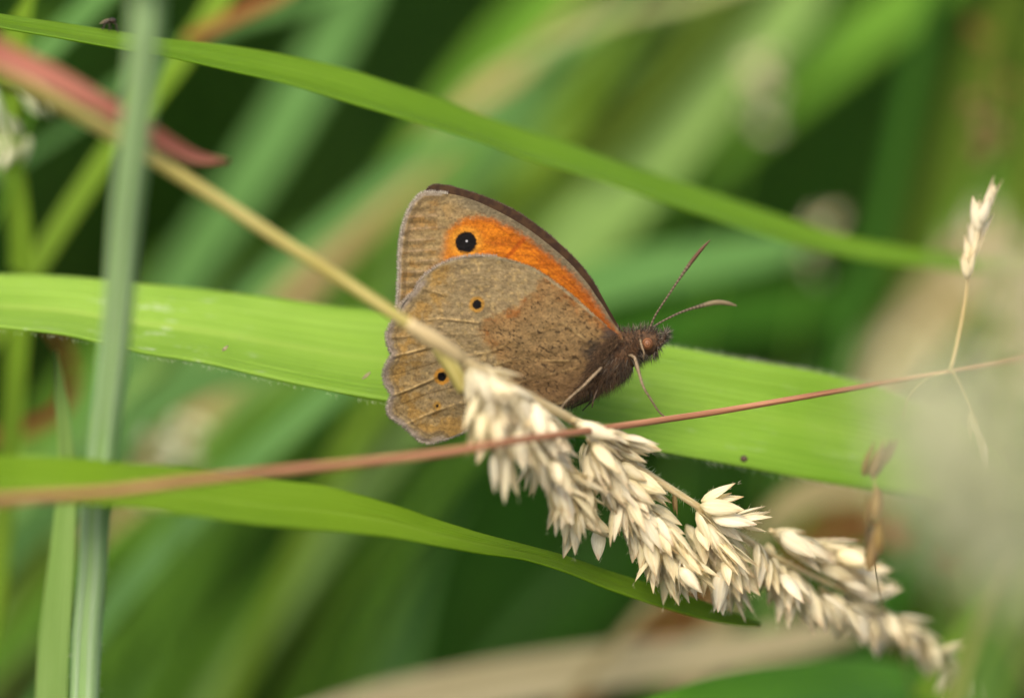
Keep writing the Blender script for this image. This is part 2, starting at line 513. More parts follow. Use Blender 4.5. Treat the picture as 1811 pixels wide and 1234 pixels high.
# lower leaf that twists into a narrow tip under the seed head
rows = [(-150, 806, 872, -.030, -.034), (0, 809, 884, -.024, -.028), (116, 813, 893, -.021, -.025), (232, 823, 901, -.018, -.022), (348, 834, 916, -.015, -.019), (464, 850, 932, -.012, -.016), (580, 864, 941, -.009, -.012),
        (700, 896, 953, -.006, -.008), (770, 920, 966, -.004, -.006), (848, 943, 979, -.002, -.003), (925, 963, 990, 0, -.001), (1002, 984, 1013, .002, .001), (1080, 1011, 1044, .004, .003), (1200, 1049, 1083, .007, .006), (1290, 1081, 1104, .009, .008), (1345, 1103, 1108, .011, .0105)]
A, B = px_edges(rows, 100)
A, B = add_root(A, B, .20)
lower = leaf_thing('tapering_grass_leaf', 'bright green grass leaf tapering to a point below the cream seed head', None, A, B, M['lower'], m=15, fold=.13)

# dark leaf at the bottom and the dry blurred leaf
M['dark'] = leaf_mat('leaf_dark', '4e8a14', '689e2a', tcol='80b018', transl=.35)
rows = [(1080, 1262, 1300, .02, .016), (1180, 1224, 1300, .022, .018), (1260, 1200, 1290, .026, .020), (1380, 1180, 1280, .032, .024), (1500, 1170, 1262, .038, .030), (1600, 1180, 1250, .044, .036), (1700, 1215, 1260, .05, .044), (1760, 1258, 1268, .054, .050)]
A, B = px_edges(rows, 60)
A, B = add_root(A, B, .12)
leaf_thing('dark_grass_leaf', 'dark green grass leaf bulging up beneath the drooping seed head', None, A, B, M['dark'], m=11, fold=.1)

M['straw'] = leaf_mat('leaf_dead_straw', 'a89c72', 'c4b992', mid='a0946a', tcol='bcae7c', transl=.3, lines=14, rough=.6)
M['tan'] = leaf_mat('leaf_dead_tan', '8f7a48', 'ad9a66', tcol='b0903c', transl=.35, lines=14, rough=.6)
M['rust'] = leaf_mat('leaf_dead_rust', '7a4a1e', '94602e', tcol='a05a20', transl=.3, lines=14, rough=.6)

# ------------------------------------------------------------------ grey-green culm in front, at the left
c = np.array([(300, -1100, -.10), (286, -620, -.086), (274, -300, -.074), (268, -160, -.068), (262, -40, -.054), (256, 60, -.050), (243, 200, -.0445), (229, 320, -.0395), (219, 420, -.035), (208, 560, -.029), (194, 690, -.0235), (181, 800, -.0185), (168, 900, -.015), (164, 1000, -.012), (154, 1120, -.009), (149, 1234, -.0065), (142, 1340, -.005)])
q = spline(c, 110)
CC = P(q[:, 0], q[:, 1], q[:, 2])
dn = root_path(CC[-1], unit(CC[-1] - CC[-4]), .16)
CC = np.vstack([CC, spline(np.vstack([CC[-1], dn]), 20)[1:]])
culm_t = thing('grey_green_culm', CC[-1], 'upright grey-green grass stem crossing in front of the broad leaf', 'grass stem')
tube('stem', CC, np.interp(np.arange(len(CC)), [0, 12, len(CC)], [.0004, .00122, .00128]), M['sheath'], culm_t, sides=18, flute=.03)
CC = CC[38:]
# leaf sheath wrapped round the stem, open along one side
def wrapped(CC, R0, R1, a0, a1, m=14):
    T = tangents(CC); ref = unit(CAM - CC); S_ = unit(np.cross(T, ref)); N = np.cross(S_, T)
    a = np.linspace(a0, a1, m)
    R = np.linspace(R0, R1, len(CC))
    V = CC[:, None] + R[:, None, None] * (np.cos(a)[None, :, None] * N[:, None] + np.sin(a)[None, :, None] * S_[:, None])
    L = np.concatenate([[0], np.cumsum(np.linalg.norm(np.diff(CC, axis=0), axis=1))]) * 100
    uv = np.stack(np.broadcast_arrays(L[:, None], np.linspace(0, 1, m)[None]), -1)
    return V.reshape(-1, 3), grid_faces(len(CC), m), uv.reshape(-1, 2)
M['sheath2'] = leaf_mat('sheath_pale_margin', '94bc74', 'accc90', edge='c8dabc', tcol='a0bf80', transl=.25, lines=14, rough=.5)
V, F, uv = wrapped(CC, .0015, .00142, .55, 2 * math.pi - .15)
o = obj('leaf_sheath', mesh_from('leaf_sheath', V, F, uv), M['sheath2'], culm_t)
sm = o.modifiers.new('thickness', 'SOLIDIFY'); sm.thickness = .0002
k = 900
i = rng.integers(0, 80, k); T = tangents(CC)
d = unit(np.cross(T[i], rng.normal(size=(k, 3))))
hairs('stem_down', CC[i] + d * .0014 + T[i] * rng.uniform(-.0008, .0008, (k, 1)), d + T[i] * .3, rng.uniform(.0002, .0006, k), np.full(k, .000018), rng.normal(0, .00004, (k, 3)), HAIR, culm_t)

# ------------------------------------------------------------------ Yorkshire-fog seed head
M['culm_dry'] = plain_mat('dry_culm', 'a89a4e', 'c8bc76', stretch=(1.2, 10, 1), rough=.5, transl=.15)
M['glume'] = None
def glume_material(name, a, b, c_):
    t = NT(name)
    uv = t.n('TexCoord').outputs['UV']; oi = t.n('ObjectInfo')
    off = t.n('CombineXYZ'); t.l(t.math('MULTIPLY', oi.outputs['Random'], 91.0), off.inputs[1])
    st = t.noise(t.mapped(uv, (1.2, 9, 1), off.outputs[0]), 1.0, 3)
    sep = t.n('SeparateXYZ'); t.l(uv, sep.inputs[0])
    col = t.mix(t.ramp(st, .3, .7), rgba(a), rgba(b))
    pn = t.noise(t.mapped(uv, (2.5, 3, 1), off.outputs[0]), 1.0, 3)
    col = t.mix(t.math('MULTIPLY', t.math('MULTIPLY', t.ramp(sep.outputs[0], .55, 1.0), t.ramp(pn, .4, .65)), .7), col, rgba(c_))
    col = t.mix(t.math('MULTIPLY', t.ramp(t.math('SUBTRACT', .2, sep.outputs[0]), 0, .2), .5), col, rgba('a9a06a'))
    h = t.n('HueSaturation'); t.l(col, h.inputs['Color'])
    t.l(t.math('ADD', t.math('MULTIPLY', oi.outputs['Random'], .18), .88), h.inputs['Value'])
    t.l(t.math('ADD', t.math('MULTIPLY', t.math('FRACT', t.math('MULTIPLY', oi.outputs['Random'], 13.7)), .35), .85), h.inputs['Saturation'])
    return t.finish(h.outputs[0], .7, .34, None, bump=st, bdist=.00018, spec=.15)
M['glume'] = glume_material('cream_glumes', 'f4ebcd', 'eaddb6', 'c69866')
M['glume_brown'] = glume_material('brown_glumes', '7d6540', '9a8254', '6a4828')
M['glume_pale'] = glume_material('pale_green_glumes', 'e4e4c0', 'd0d6a8', 'd4bca4')
M['rachis'] = plain_mat('rachis', 'b7a070', 'd0be92', stretch=(2, 8, 1), rough=.6, transl=.15)

def spikelet_mesh(name, seed, opening, slim=1.0):
    """two pointed boat-shaped glumes closing over a floret; length 1 along +X"""
    r = np.random.default_rng(seed)
    Vs, Fs, uvs, off = [], [], [], 0
    def shell(L, Wd, dep, ang, side, x0=0.0, nt=8, na=7, curl=0.0):
        nonlocal off
        t = np.linspace(0, 1, nt); a = np.linspace(-1.45, 1.45, na)
        w = Wd * (np.sin(math.pi * np.clip(t, 0, 1) ** .75) ** .8 * (1 - .25 * t) + .02 * (1 - t)); w[-1] = .004; w[0] = .03
        x = t * L
        y = w[:, None] * np.sin(a)[None]
        z = side * (w * dep)[:, None] * (np.cos(a) - .1)[None] * (1 + .18 * np.exp(-(a / .25) ** 2))[None]
        z = z + side * curl * (t ** 2)[:, None]
        X = np.broadcast_to(x[:, None], y.shape) + .02 * r.normal(size=y.shape) * 0
        ca, sa = math.cos(ang * side), math.sin(ang * side)
        v = np.stack([x0 + X * ca - z * sa, y, X * sa + z * ca], -1).reshape(-1, 3)
        Vs.append(v); Fs.append(grid_faces(nt, na) + off); off += len(v)
        uvs.append(np.stack(np.broadcast_arrays(t[:, None], np.linspace(0, 1, na)[None] + seed), -1).reshape(-1, 2))
    shell(1.0, .215 * slim, .58, opening, 1, curl=.03)
    shell(.90, .19 * slim, .55, opening * 1.1, -1, curl=.02)
    shell(.62, .10 * slim, .8, opening * .2, 1, .12, 6, 5)
    # cilia on the keel and the tip
    nh = 18
    tq = r.uniform(.12, 1.0, nh); sd_ = np.where(r.random(nh) < .6, 1, -1); w_ = .17 * slim * np.sin(math.pi * tq ** .75) ** .8
    ph = np.where(r.random(nh) < .6, r.normal(0, .25, nh), r.choice([-1.35, 1.35], nh))
    rt = np.stack([tq * .97, w_ * np.sin(ph), sd_ * (w_ * .72 * np.cos(ph) + tq * math.tan(opening))], -1)
    dr = np.stack([np.full(nh, .9), np.sin(ph) * .9, sd_ * np.cos(ph) * .9], -1) + r.normal(0, .25, (nh, 3))
    hv, hf = hair_arrays(rt, dr, r.uniform(.06, .14, nh), np.full(nh, .0036), r.normal(0, .012, (nh, 3)))
    Vs.append(hv); uvs.append(np.tile([[.4, .5]], (len(hv), 1)))
    me = mesh_from(name, np.vstack(Vs), [np.vstack(Fs), hf[0] + off, hf[1] + off], np.vstack(uvs))
    return me

SPK = [spikelet_mesh('spikelet_closed', 1, .06), spikelet_mesh('spikelet_ajar', 2, .15), spikelet_mesh('spikelet_open', 3, .26), spikelet_mesh('spikelet_narrow', 4, .10, .75)]
SPK_B = [m_.copy() for m_ in SPK]; SPK_P = [m_.copy() for m_ in SPK]
for m_ in SPK: m_.materials.append(M['glume'])
for m_ in SPK_B: m_.materials.append(M['glume_brown'])
for m_ in SPK_P: m_.materials.append(M['glume_pale'])

def put_spikelet(parent, base, direction, length, meshes, fat=1.0, roll=None):
    d = unit(np.asarray(direction, float))
    o = bpy.data.objects.new('spikelet', meshes[int(rng.choice(len(meshes), p=[.28, .36, .18, .18]))])
    S.collection.objects.link(o); o.parent = parent
    q = Vector(d).to_track_quat('X', 'Z').to_matrix().to_4x4()
    r = Matrix.Rotation(rng.uniform(0, 6.283) if roll is None else roll, 4, 'X')
    sc = Matrix.Diagonal((length, length * fat, length * fat, 1))
    o.matrix_local = Matrix.Translation(Vector(base) - parent.location) @ q @ r @ sc
    return o

def spik_px(parent, x0, y0, x1, y1, dz, meshes, tilt=0.0, fat=1.0):
    a = P(x0, y0, dz); b = P(x1, y1, dz + tilt)
    put_spikelet(parent, a, b - a, float(np.linalg.norm(b - a)), meshes, fat)

# main axis of the seed head, pixel x, y, depth
AX = np.array([(-260, -20, -.046), (-120, 50, -.040), (0, 128, -.0355), (120, 192, -.032), (250, 268, -.0285), (380, 350, -.0255), (500, 428, -.023), (600, 492, -.021), (700, 558, -.019), (770, 603, -.0175),
               (850, 655, -.0148), (940, 705, -.0108), (1010, 742, -.0070), (1075, 788, -.0038), (1145, 838, -.0012), (1230, 893, .0010), (1330, 960, .0050), (1420, 1010, .0100), (1550, 1072, .0175), (1650, 1140, .0235), (1725, 1195, .0285)])
def axz(x): return float(np.interp(x, AX[:, 0], AX[:, 2]))
q = spline(AX, 150)
CC = P(q[:, 0], q[:, 1], q[:, 2])
dn = root_path(CC[0], unit(CC[0] - CC[4]), .27)
ext = spline(np.vstack([CC[0], dn]), 30)[1:][::-1]
full = np.vstack([ext, CC])
seed = thing('fog_grass', full[0], 'dry cream feathery seed head on a straw stem drooping across the wing', 'grass seed head')
ncul = len(ext) + int(np.argmin(np.abs(q[:, 0] - 775)))
rad = np.interp(np.arange(ncul + 1), [0, len(ext), ncul], [.0011, .00085, .00058])
tube('culm', full[:ncul + 1], rad, M['culm_dry'], seed, sides=14)
ax = full[ncul - 1:]
tube('rachis', ax, np.linspace(.00056, .00014, len(ax)), M['rachis'], seed, sides=10, flute=.08)
nd = full[ncul - 4:ncul + 5]
tube('node', nd, np.array([.0006, .00064, .00072, .0008, .00084, .0008, .00072, .00064, .0005]), M['rachis'], seed, sides=12)
# second strand alongside, just below the node
st = spline([(778, 612, -.0102), (800, 650, -.0098), (822, 690, -.0094)], 14)
tube('branch', P(st[:, 0], st[:, 1], st[:, 2]), np.linspace(.0009, .0007, 14), M['culm_dry'], seed)

BULK = {'V': [], 'F': [], 'uv': []}
def bulk_spikelet(base, direction, length, fat):
    me = SPK[int(rng.integers(0, 4))]
    if 'np' not in BULK: BULK['np'] = {}
    if me.name not in BULK['np']:
        n_ = len(me.vertices); co = np.empty(n_ * 3, np.float32); me.vertices.foreach_get('co', co)
        li = np.empty(len(me.loops), np.int32); me.loops.foreach_get('vertex_index', li)
        uv_ = np.empty(len(me.loops) * 2, np.float32); me.uv_layers[0].data.foreach_get('uv', uv_)
        vu = np.zeros((n_, 2)); vu[li] = uv_.reshape(-1, 2)
        st_ = [tuple(p_.vertices) for p_ in me.polygons]
        BULK['np'][me.name] = (co.reshape(-1, 3), vu, np.array([f for f in st_ if len(f) == 4]), np.array([f for f in st_ if len(f) == 3]))
    co, vu, q4, t3 = BULK['np'][me.name]
    d = unit(np.asarray(direction, float))
    R_ = np.array((Vector(d).to_track_quat('X', 'Z').to_matrix() @ Matrix.Rotation(rng.uniform(0, 6.283), 3, 'X')))
    v = (co * np.array([1, fat, fat]) * length) @ R_.T + np.asarray(base)
    o_ = sum(len(a_) for a_ in BULK['V'])
    BULK['V'].append(v); BULK['uv'].append(vu); BULK['F'].append((q4 + o_, t3 + o_))

def px_dir(ang_deg, tilt):
    a = RAD(ang_deg)
    return math.cos(a) * RIGHT - math.sin(a) * UP + tilt * FWD

def cluster(path, n, a0, a1, spread, dzoff=0.0, length=(54, 74), thick=.0011, br=True, jit=16, fat=1.0, zj=.0011):
    p = np.asarray(path, float)
    z = np.array([axz(x) for x in p[:, 0]]) + dzoff
    q = spline(np.column_stack([p, z]), 24)
    pts = P(q[:, 0], q[:, 1], q[:, 2])
    if br: tube('branch', pts, np.linspace(.00026, .00009, 24), M['rachis'], seed, sides=7)
    for k in range(n):
        t = (k + rng.uniform(.1, .9)) / n
        i = t * 22.99; j = int(i); f = i - j
        b = q[j] * (1 - f) + q[j + 1] * f
        sx = rng.normal(0, spread * .55); 
        ang = a0 + (a1 - a0) * t + rng.normal(0, jit) - sx * .35
        L = rng.uniform(*length) * 1.16
        base = P(b[0] + sx * .8, b[1] + rng.normal(0, spread * .25), b[2] + rng.normal(0, zj))
        put_spikelet(seed, base, px_dir(ang, rng.normal(0, .3)), L * MPP, SPK, fat)
    for k in range(int(n * 1.0)):
        t = rng.random(); i = t * 22.99; j = int(i); b = q[j] * (1 - i + j) + q[j + 1] * (i - j)
        sx = rng.normal(0, spread * .6)
        ang = a0 + (a1 - a0) * t + rng.normal(0, jit * 1.2) - sx * .35
        bulk_spikelet(P(b[0] + sx * .9, b[1] + rng.normal(0, spread * .3), b[2] + .0012 + abs(rng.normal(0, .0012))), px_dir(ang, rng.normal(.1, .3)), rng.uniform(*length) * MPP, fat)

cluster([(836, 640), (852, 690), (876, 756)], 16, 72, 82, 13, 0, (58, 76))
cluster([(842, 645), (890, 682), (955, 720)], 15, 62, 46, 10, .0002, (60, 78))
cluster([(866, 690), (900, 740), (936, 780)], 12, 70, 66, 15, -.0004, (58, 76))
spik_px(seed, 872, 800, 882, 872, axz(870), SPK); spik_px(seed, 892, 800, 906, 890, axz(890), SPK); spik_px(seed, 884, 780, 893, 850, axz(890) + .001, SPK)
cluster([(915, 705), (955, 770), (995, 838), (1028, 900)], 34, 66, 60, 26, .0006, (54, 74))
cluster([(930, 760), (965, 830), (995, 890)], 12, 76, 70, 22, .0016, (50, 66))
spik_px(seed, 1000, 880, 972, 925, axz(1000), SPK); spik_px(seed, 1005, 890, 992, 938, axz(1000), SPK); spik_px(seed, 1058, 934, 1061, 993, .0, SPK, fat=1.15)
spik_px(seed, 1024, 905, 1032, 960, axz(1020), SPK); spik_px(seed, 1030, 880, 1062, 930, axz(1030), SPK)
cluster([(1012, 742), (1050, 758), (1095, 778)], 9, 36, 26, 12, -.0006, (56, 76), jit=9)
spik_px(seed, 1085, 790, 1150, 806, -.003, SPK); spik_px(seed, 1092, 806, 1145, 820, -.0025, SPK); spik_px(seed, 1070, 772, 1122, 786, -.0035, SPK)
cluster([(1040, 776), (1062, 810), (1080, 850)], 10, 64, 70, 14, -.0006, (58, 76), jit=9)
cluster([(1050, 790), (1105, 862), (1165, 935), (1215, 1000)], 34, 62, 60, 26, 0, (58, 78), jit=12)
cluster([(1100, 870), (1150, 945), (1200, 1005)], 18, 78, 76, 24, .0012, (54, 70), jit=12)
spik_px(seed, 1100, 862, 1160, 880, -.0016, SPK); spik_px(seed, 1098, 836, 1180, 872, -.0022, SPK, fat=1.1); spik_px(seed, 1150, 868, 1182, 880, -.0014, SPK)
spik_px(seed, 1192, 870, 1195, 912, .0, SPK_B, fat=.8)
spik_px(seed, 1240, 886, 1313, 864, .0006, SPK, fat=1.15); spik_px(seed, 1238, 893, 1318, 910, .0, SPK); spik_px(seed, 1246, 890, 1308, 888, .001, SPK, fat=.8)
spik_px(seed, 1296, 916, 1362, 898, .001, SPK); spik_px(seed, 1298, 920, 1366, 928, .0008, SPK, fat=1.15); spik_px(seed, 1258, 912, 1334, 946, .0004, SPK, fat=1.15)
cluster([(1232, 896), (1258, 940), (1292, 990)], 13, 52, 62, 17, 0, (64, 84), jit=10)
cluster([(1236, 920), (1262, 985), (1300, 1030)], 14, 82, 78, 22, .0014, (54, 72), jit=12)
cluster([(1362, 938), (1420, 958), (1490, 990)], 13, 20, 26, 16, .0006, (60, 84), jit=10)
cluster([(1330, 962), (1380, 1010), (1440, 1055)], 22, 74, 70, 24, .001, (54, 72), jit=14)
cluster([(1440, 985), (1490, 1010), (1535, 1020)], 8, 18, 40, 14, .0008, (56, 80), jit=14)
spik_px(seed, 1522, 1062, 1596, 1034, .0160, SPK, fat=1.1)
cluster([(1450, 1040), (1510, 1075), (1570, 1100)], 18, 66, 74, 22, .0016, (50, 66), jit=16)
cluster([(1560, 1080), (1610, 1110), (1650, 1140)], 9, 40, 74, 18, .001, (50, 64), jit=18)
spik_px(seed, 1662, 1150, 1722, 1140, .0240, SPK, fat=1.1)
cluster([(1660, 1150), (1690, 1180), (1720, 1200)], 6, 60, 90, 12, .001, (46, 60), jit=18)
o = obj('spikelet_mass', mesh_from('spikelet_mass', np.vstack(BULK['V']), [np.vstack([f[0] for f in BULK['F']]), np.vstack([f[1] for f in BULK['F']])], np.vstack(BULK['uv'])), M['glume'], seed)
o['kind'] = 'stuff'
# down on the bare part of the axis and the upper branch edges
k = 1500
f = rng.uniform(0, len(ax) - 2, k); i = f.astype(int)
T = tangents(ax); d = unit(np.cross(T[i], rng.normal(size=(k, 3))))
hairs('rachis_down', ax[i] + (ax[i + 1] - ax[i]) * (f - i)[:, None] + d * .0003, d + T[i] * .4, rng.uniform(.0003, .0008, k), np.full(k, .000016), rng.normal(0, .00005, (k, 3)), HAIR, seed)

# pink leaf sheath and its curled tip beside the straw stem
M['pink'] = leaf_mat('sheath_pink', 'b8644e', 'dca08c', edge='b89a68', tcol='c86a50', transl=.3, lines=10, rough=.6, ribs=5)
A, B = blade_edges([(-200, 0, -.050), (-90, 48, -.046), (0, 98, -.042), (90, 138, -.039), (170, 180, -.036), (250, 226, -.032), (310, 262, -.028), (355, 281, -.025), (404, 284, -.022)], [50, 50, 46, 42, 36, 32, 30, 26, 18, 5], 0, .6, 50)
A, B = add_root(A, B, .27)
t = thing('pink_sheath', A[0], 'pinkish red dead leaf with a curled tip beside the straw stem', 'leaf')
ribbon('blade', A, B, M['pink'], t, m=11, fold=.28)

# ------------------------------------------------------------------ thin reddish stalk the butterfly holds
M['red_stalk'] = plain_mat('reddish_dry_stalk', '7c5036', 'b07e5e', stretch=(.8, 7, 1), rough=.45, transl=.08)
DS = np.array([(-200, 902, -.044), (0, 884, -.037), (193, 869, -.0325), (348, 848, -.029), (520, 830, -.0255), (700, 811, -.0222), (800, 798, -.0203), (900, 781, -.0172), (984, 769, -.0122), (1072, 757, -.0068), (1188, 740, -.0014),
               (1280, 726, .0003), (1443, 698, .003), (1565, 677, .007), (1686, 658, .011), (1811, 634, .016), (1960, 596, .022), (2100, 548, .028)])
q = spline(DS, 110); CC = P(q[:, 0], q[:, 1], q[:, 2])
dn = root_path(CC[0], unit(CC[0] - CC[4]), .30); ext = spline(np.vstack([CC[0], dn]), 26)[1:][::-1]
full = np.vstack([ext, CC])
stalk = thing('dry_stalk', full[0], 'thin reddish brown stalk running in front of the seed head, held by the butterfly', 'grass stalk')
rad = np.interp(np.concatenate([np.full(len(ext), -210), q[:, 0]]), [-200, 0, 350, 700, 900, 1188, 1450, 1690, 2100], np.array([20, 19.5, 17.5, 15.5, 14, 12, 10.5, 8.5, 5]) / 2 * MPP)
tube('stalk', full, rad, M['red_stalk'], stalk, sides=12)
M['straw_thin'] = plain_mat('thin_straw', 'b09a62', 'cdb985', stretch=(1, 6, 1), rough=.55, transl=.1)
def twig(parent, pts, r0, r1, mat=None, n=20):
    q = spline(pts, n)
    tube('branch', P(q[:, 0], q[:, 1], q[:, 2]), np.linspace(r0, r1, n), mat or M['straw_thin'], parent, sides=7)
    return q
twig(stalk, [(1680, 659, .009), (1697, 590, .0088), (1708, 530, .0085), (1715, 480, .0082), (1738, 390, .008), (1755, 340, .008)], .00018, .0001)
for x0, y0, x1, y1 in [(1712, 492, 1704, 446), (1714, 490, 1722, 434), (1718, 470, 1706, 415), (1718, 462, 1738, 408), (1722, 440, 1714, 388), (1724, 430, 1748, 372), (1730, 410, 1726, 345), (1734, 395, 1752, 340), (1740, 378, 1766, 312), (1744, 372, 1757, 322), (1712, 495, 1699, 447)]:
    spik_px(stalk, x0, y0, x1, y1, .008 + rng.normal(0, .0004), SPK, fat=.9)
twig(stalk, [(1684, 658, .009), (1700, 690, .011), (1722, 745, .0125), (1745, 800, .014)], .00014, .00008)
for x0, y0, x1, y1 in [(1712, 728, 1722, 788), (1722, 752, 1738, 812), (1734, 780, 1742, 836)]:
    spik_px(stalk, x0, y0, x1, y1, .013, SPK, fat=.8)
twig(stalk, [(1672, 661, .009), (1640, 672, .010), (1612, 700, .012), (1600, 740, .014)], .0001, .00006)

# ------------------------------------------------------------------ butterfly
_L = {}
def vnoise(x, y, seed=0):
    if seed not in _L: _L[seed] = np.random.default_rng(1000 + seed).random((256, 256))
    g = _L[seed]
    xi = np.floor(x).astype(int); yi = np.floor(y).astype(int)
    fx = x - xi; fy = y - yi; fx = fx * fx * (3 - 2 * fx); fy = fy * fy * (3 - 2 * fy)
    a = g[xi % 256, yi % 256]; b = g[(xi + 1) % 256, yi % 256]; c_ = g[xi % 256, (yi + 1) % 256]; d = g[(xi + 1) % 256, (yi + 1) % 256]
    return (a * (1 - fx) + b * fx) * (1 - fy) + (c_ * (1 - fx) + d * fx) * fy

def fbm(x, y, seed=0, o=4):
    r = 0; w = .5; tot = 0
    for k in range(o):
        r = r + w * vnoise(x * 2 ** k + 17 * k, y * 2 ** k, seed + k); tot += w; w *= .55
    return r / tot

def sstep(a, b, x):
    t = np.clip((x - a) / (b - a), 0, 1); return t * t * (3 - 2 * t)

def dist_poly(x, y, pts):
    p = np.asarray(pts, float); best = np.full(x.shape, 1e9); sgn = np.zeros(x.shape)
    for (x0, y0), (x1, y1) in zip(p[:-1], p[1:]):
        dx, dy = x1 - x0, y1 - y0; t = np.clip(((x - x0) * dx + (y - y0) * dy) / (dx * dx + dy * dy), 0, 1)
        ex, ey = x - x0 - t * dx, y - y0 - t * dy; d = np.hypot(ex, ey)
        s = np.sign(dx * ey - dy * ex)
        m = d < best; best = np.where(m, d, best); sgn = np.where(m, s, sgn)
    return best, sgn

def inside(x, y, poly):
    p = np.asarray(poly, float); r = np.zeros(x.shape, bool)
    j = len(p) - 1
    for i in range(len(p)):
        xi, yi = p[i]; xj, yj = p[j]
        c_ = ((yi > y) != (yj > y)) & (x < (xj - xi) * (y - yi) / (yj - yi + 1e-12) + xi)
        r ^= c_; j = i
    return r

def sdist(x, y, poly):
    """signed distance, positive inside"""
    d, _ = dist_poly(x, y, list(poly) + [poly[0]])
    return np.where(inside(x, y, poly), d, -d)

def blend(c0, c1, f):
    return c0 * (1 - f[..., None]) + (c1 if np.ndim(c1) > 1 else np.asarray(c1)[None]) * f[..., None]

KS = 2.373
def kx(a): return 640 + np.asarray(a, float) / KS
def ky(a): return 300 + np.asarray(a, float) / KS

FORE = [(258, 98), (330, 98), (400, 108), (480, 133), (540, 160), (600, 190), (655, 222), (705, 255), (750, 288), (795, 324), (840, 362), (880, 400), (920, 445), (955, 488), (985, 532), (1015, 575), (1045, 625), (1075, 668), (1095, 705), (1085, 745), (1000, 760), (800, 750), (560, 740), (330, 690), (210, 640), (152, 600),
        (148, 555), (152, 510), (152, 470), (156, 425), (154, 385), (157, 345), (161, 300), (167, 262), (174, 228), (185, 192), (201, 160), (222, 128)]
FAR = [(262, 92), (285, 70), (310, 62), (360, 66), (420, 82), (480, 100), (540, 122), (595, 147), (645, 172), (695, 204), (742, 238), (788, 274), (832, 312), (878, 356), (922, 402), (958, 450), (992, 502), (1020, 553), (1044, 597), (1068, 640), (1092, 684), (1085, 740), (900, 740), (600, 720), (330, 640), (200, 560), (168, 500), (166, 420), (168, 340), (178, 260), (196, 190), (222, 136)]
HIND = [(1072, 690), (1020, 652), (970, 607), (915, 557), (858, 508), (790, 458), (720, 415), (640, 385), (560, 368), (470, 364), (400, 374), (335, 398), (285, 428), (248, 465), (222, 510), (190, 540), (165, 572), (152, 612), (128, 640), (110, 672), (106, 705), (113, 740), (126, 768), (124, 785), (106, 812), (95, 842), (93, 872), (102, 905), (120, 932), (126, 950), (114, 975), (109, 1005), (120, 1034), (150, 1056), (182, 1078), (212, 1108), (246, 1136), (282, 1146), (330, 1134), (400, 1110), (470, 1078), (560, 1050), (700, 1022), (830, 985), (885, 962), (925, 925), (955, 880), (980, 830), (1010, 780), (1050, 735), (1075, 708)]

def dens(poly, n=760, smooth=True):
    p = np.asarray(poly, float)
    q = np.vstack([p[-2:], p, p[:3]])
    s = spline(q, int(n * 1.15))
    # cut to one turn
    a = np.argmin(np.hypot(*(s[: len(s) // 3] - p[0]).T)); b = len(s) // 2 + np.argmin(np.hypot(*(s[len(s) // 2:] - p[0]).T))
    return s[a:b]

BASE = (1085, 700)
def wing_mesh(name, outline, centre, z_of, colour, relief, rings=170, n=760):
    s = dens(outline, n); n = len(s); c0 = np.array(centre, float)
    t = np.linspace(0, 1, rings) ** .8
    G = c0 + (s[None] - c0) * t[:, None, None]
    x = G[..., 0].ravel(); y = G[..., 1].ravel()
    z = z_of(x, y) - relief(x, y)
    V = P(kx(x), ky(y), z)
    F = grid_faces(rings, n, True)
    col = np.clip(colour(x, y), 0, 1)
    col = np.column_stack([col, np.ones(len(col))])
    return mesh_from(name, V, F, None, {'pig': ('FLOAT_COLOR', col)})

def tt(x, y): return np.hypot(x - BASE[0], y - BASE[1]) / 1000.0
def z_fore(x, y): t = tt(x, y); return -(.00165 * (1 - t) + .0005 * t) - .0004 * np.sin(np.clip(t, 0, 1) * 3.14) 
def z_hind(x, y): t = tt(x, y); return -(.0024 * (1 - t) + .0013 * t) - .0005 * np.sin(np.clip(t, 0, 1) * 3.14) - .0002 * np.sin(y / 90.0)
def z_far(x, y): t = tt(x, y); return .0012 * (1 - t) + .0004 * t
def z_farh(x, y): t = tt(x, y); return .0020 * (1 - t) + .0010 * t

def fore_stripes(x, y):
    """rippled outer margin: pale veins with darker folds between"""
    ph = (y + .06 * (x - 160)) / 47.0 * 2 * math.pi
    return np.sin(ph + .7 * np.sin(y / 60.0)), sstep(390, 250, x) * sstep(130, 180, y)

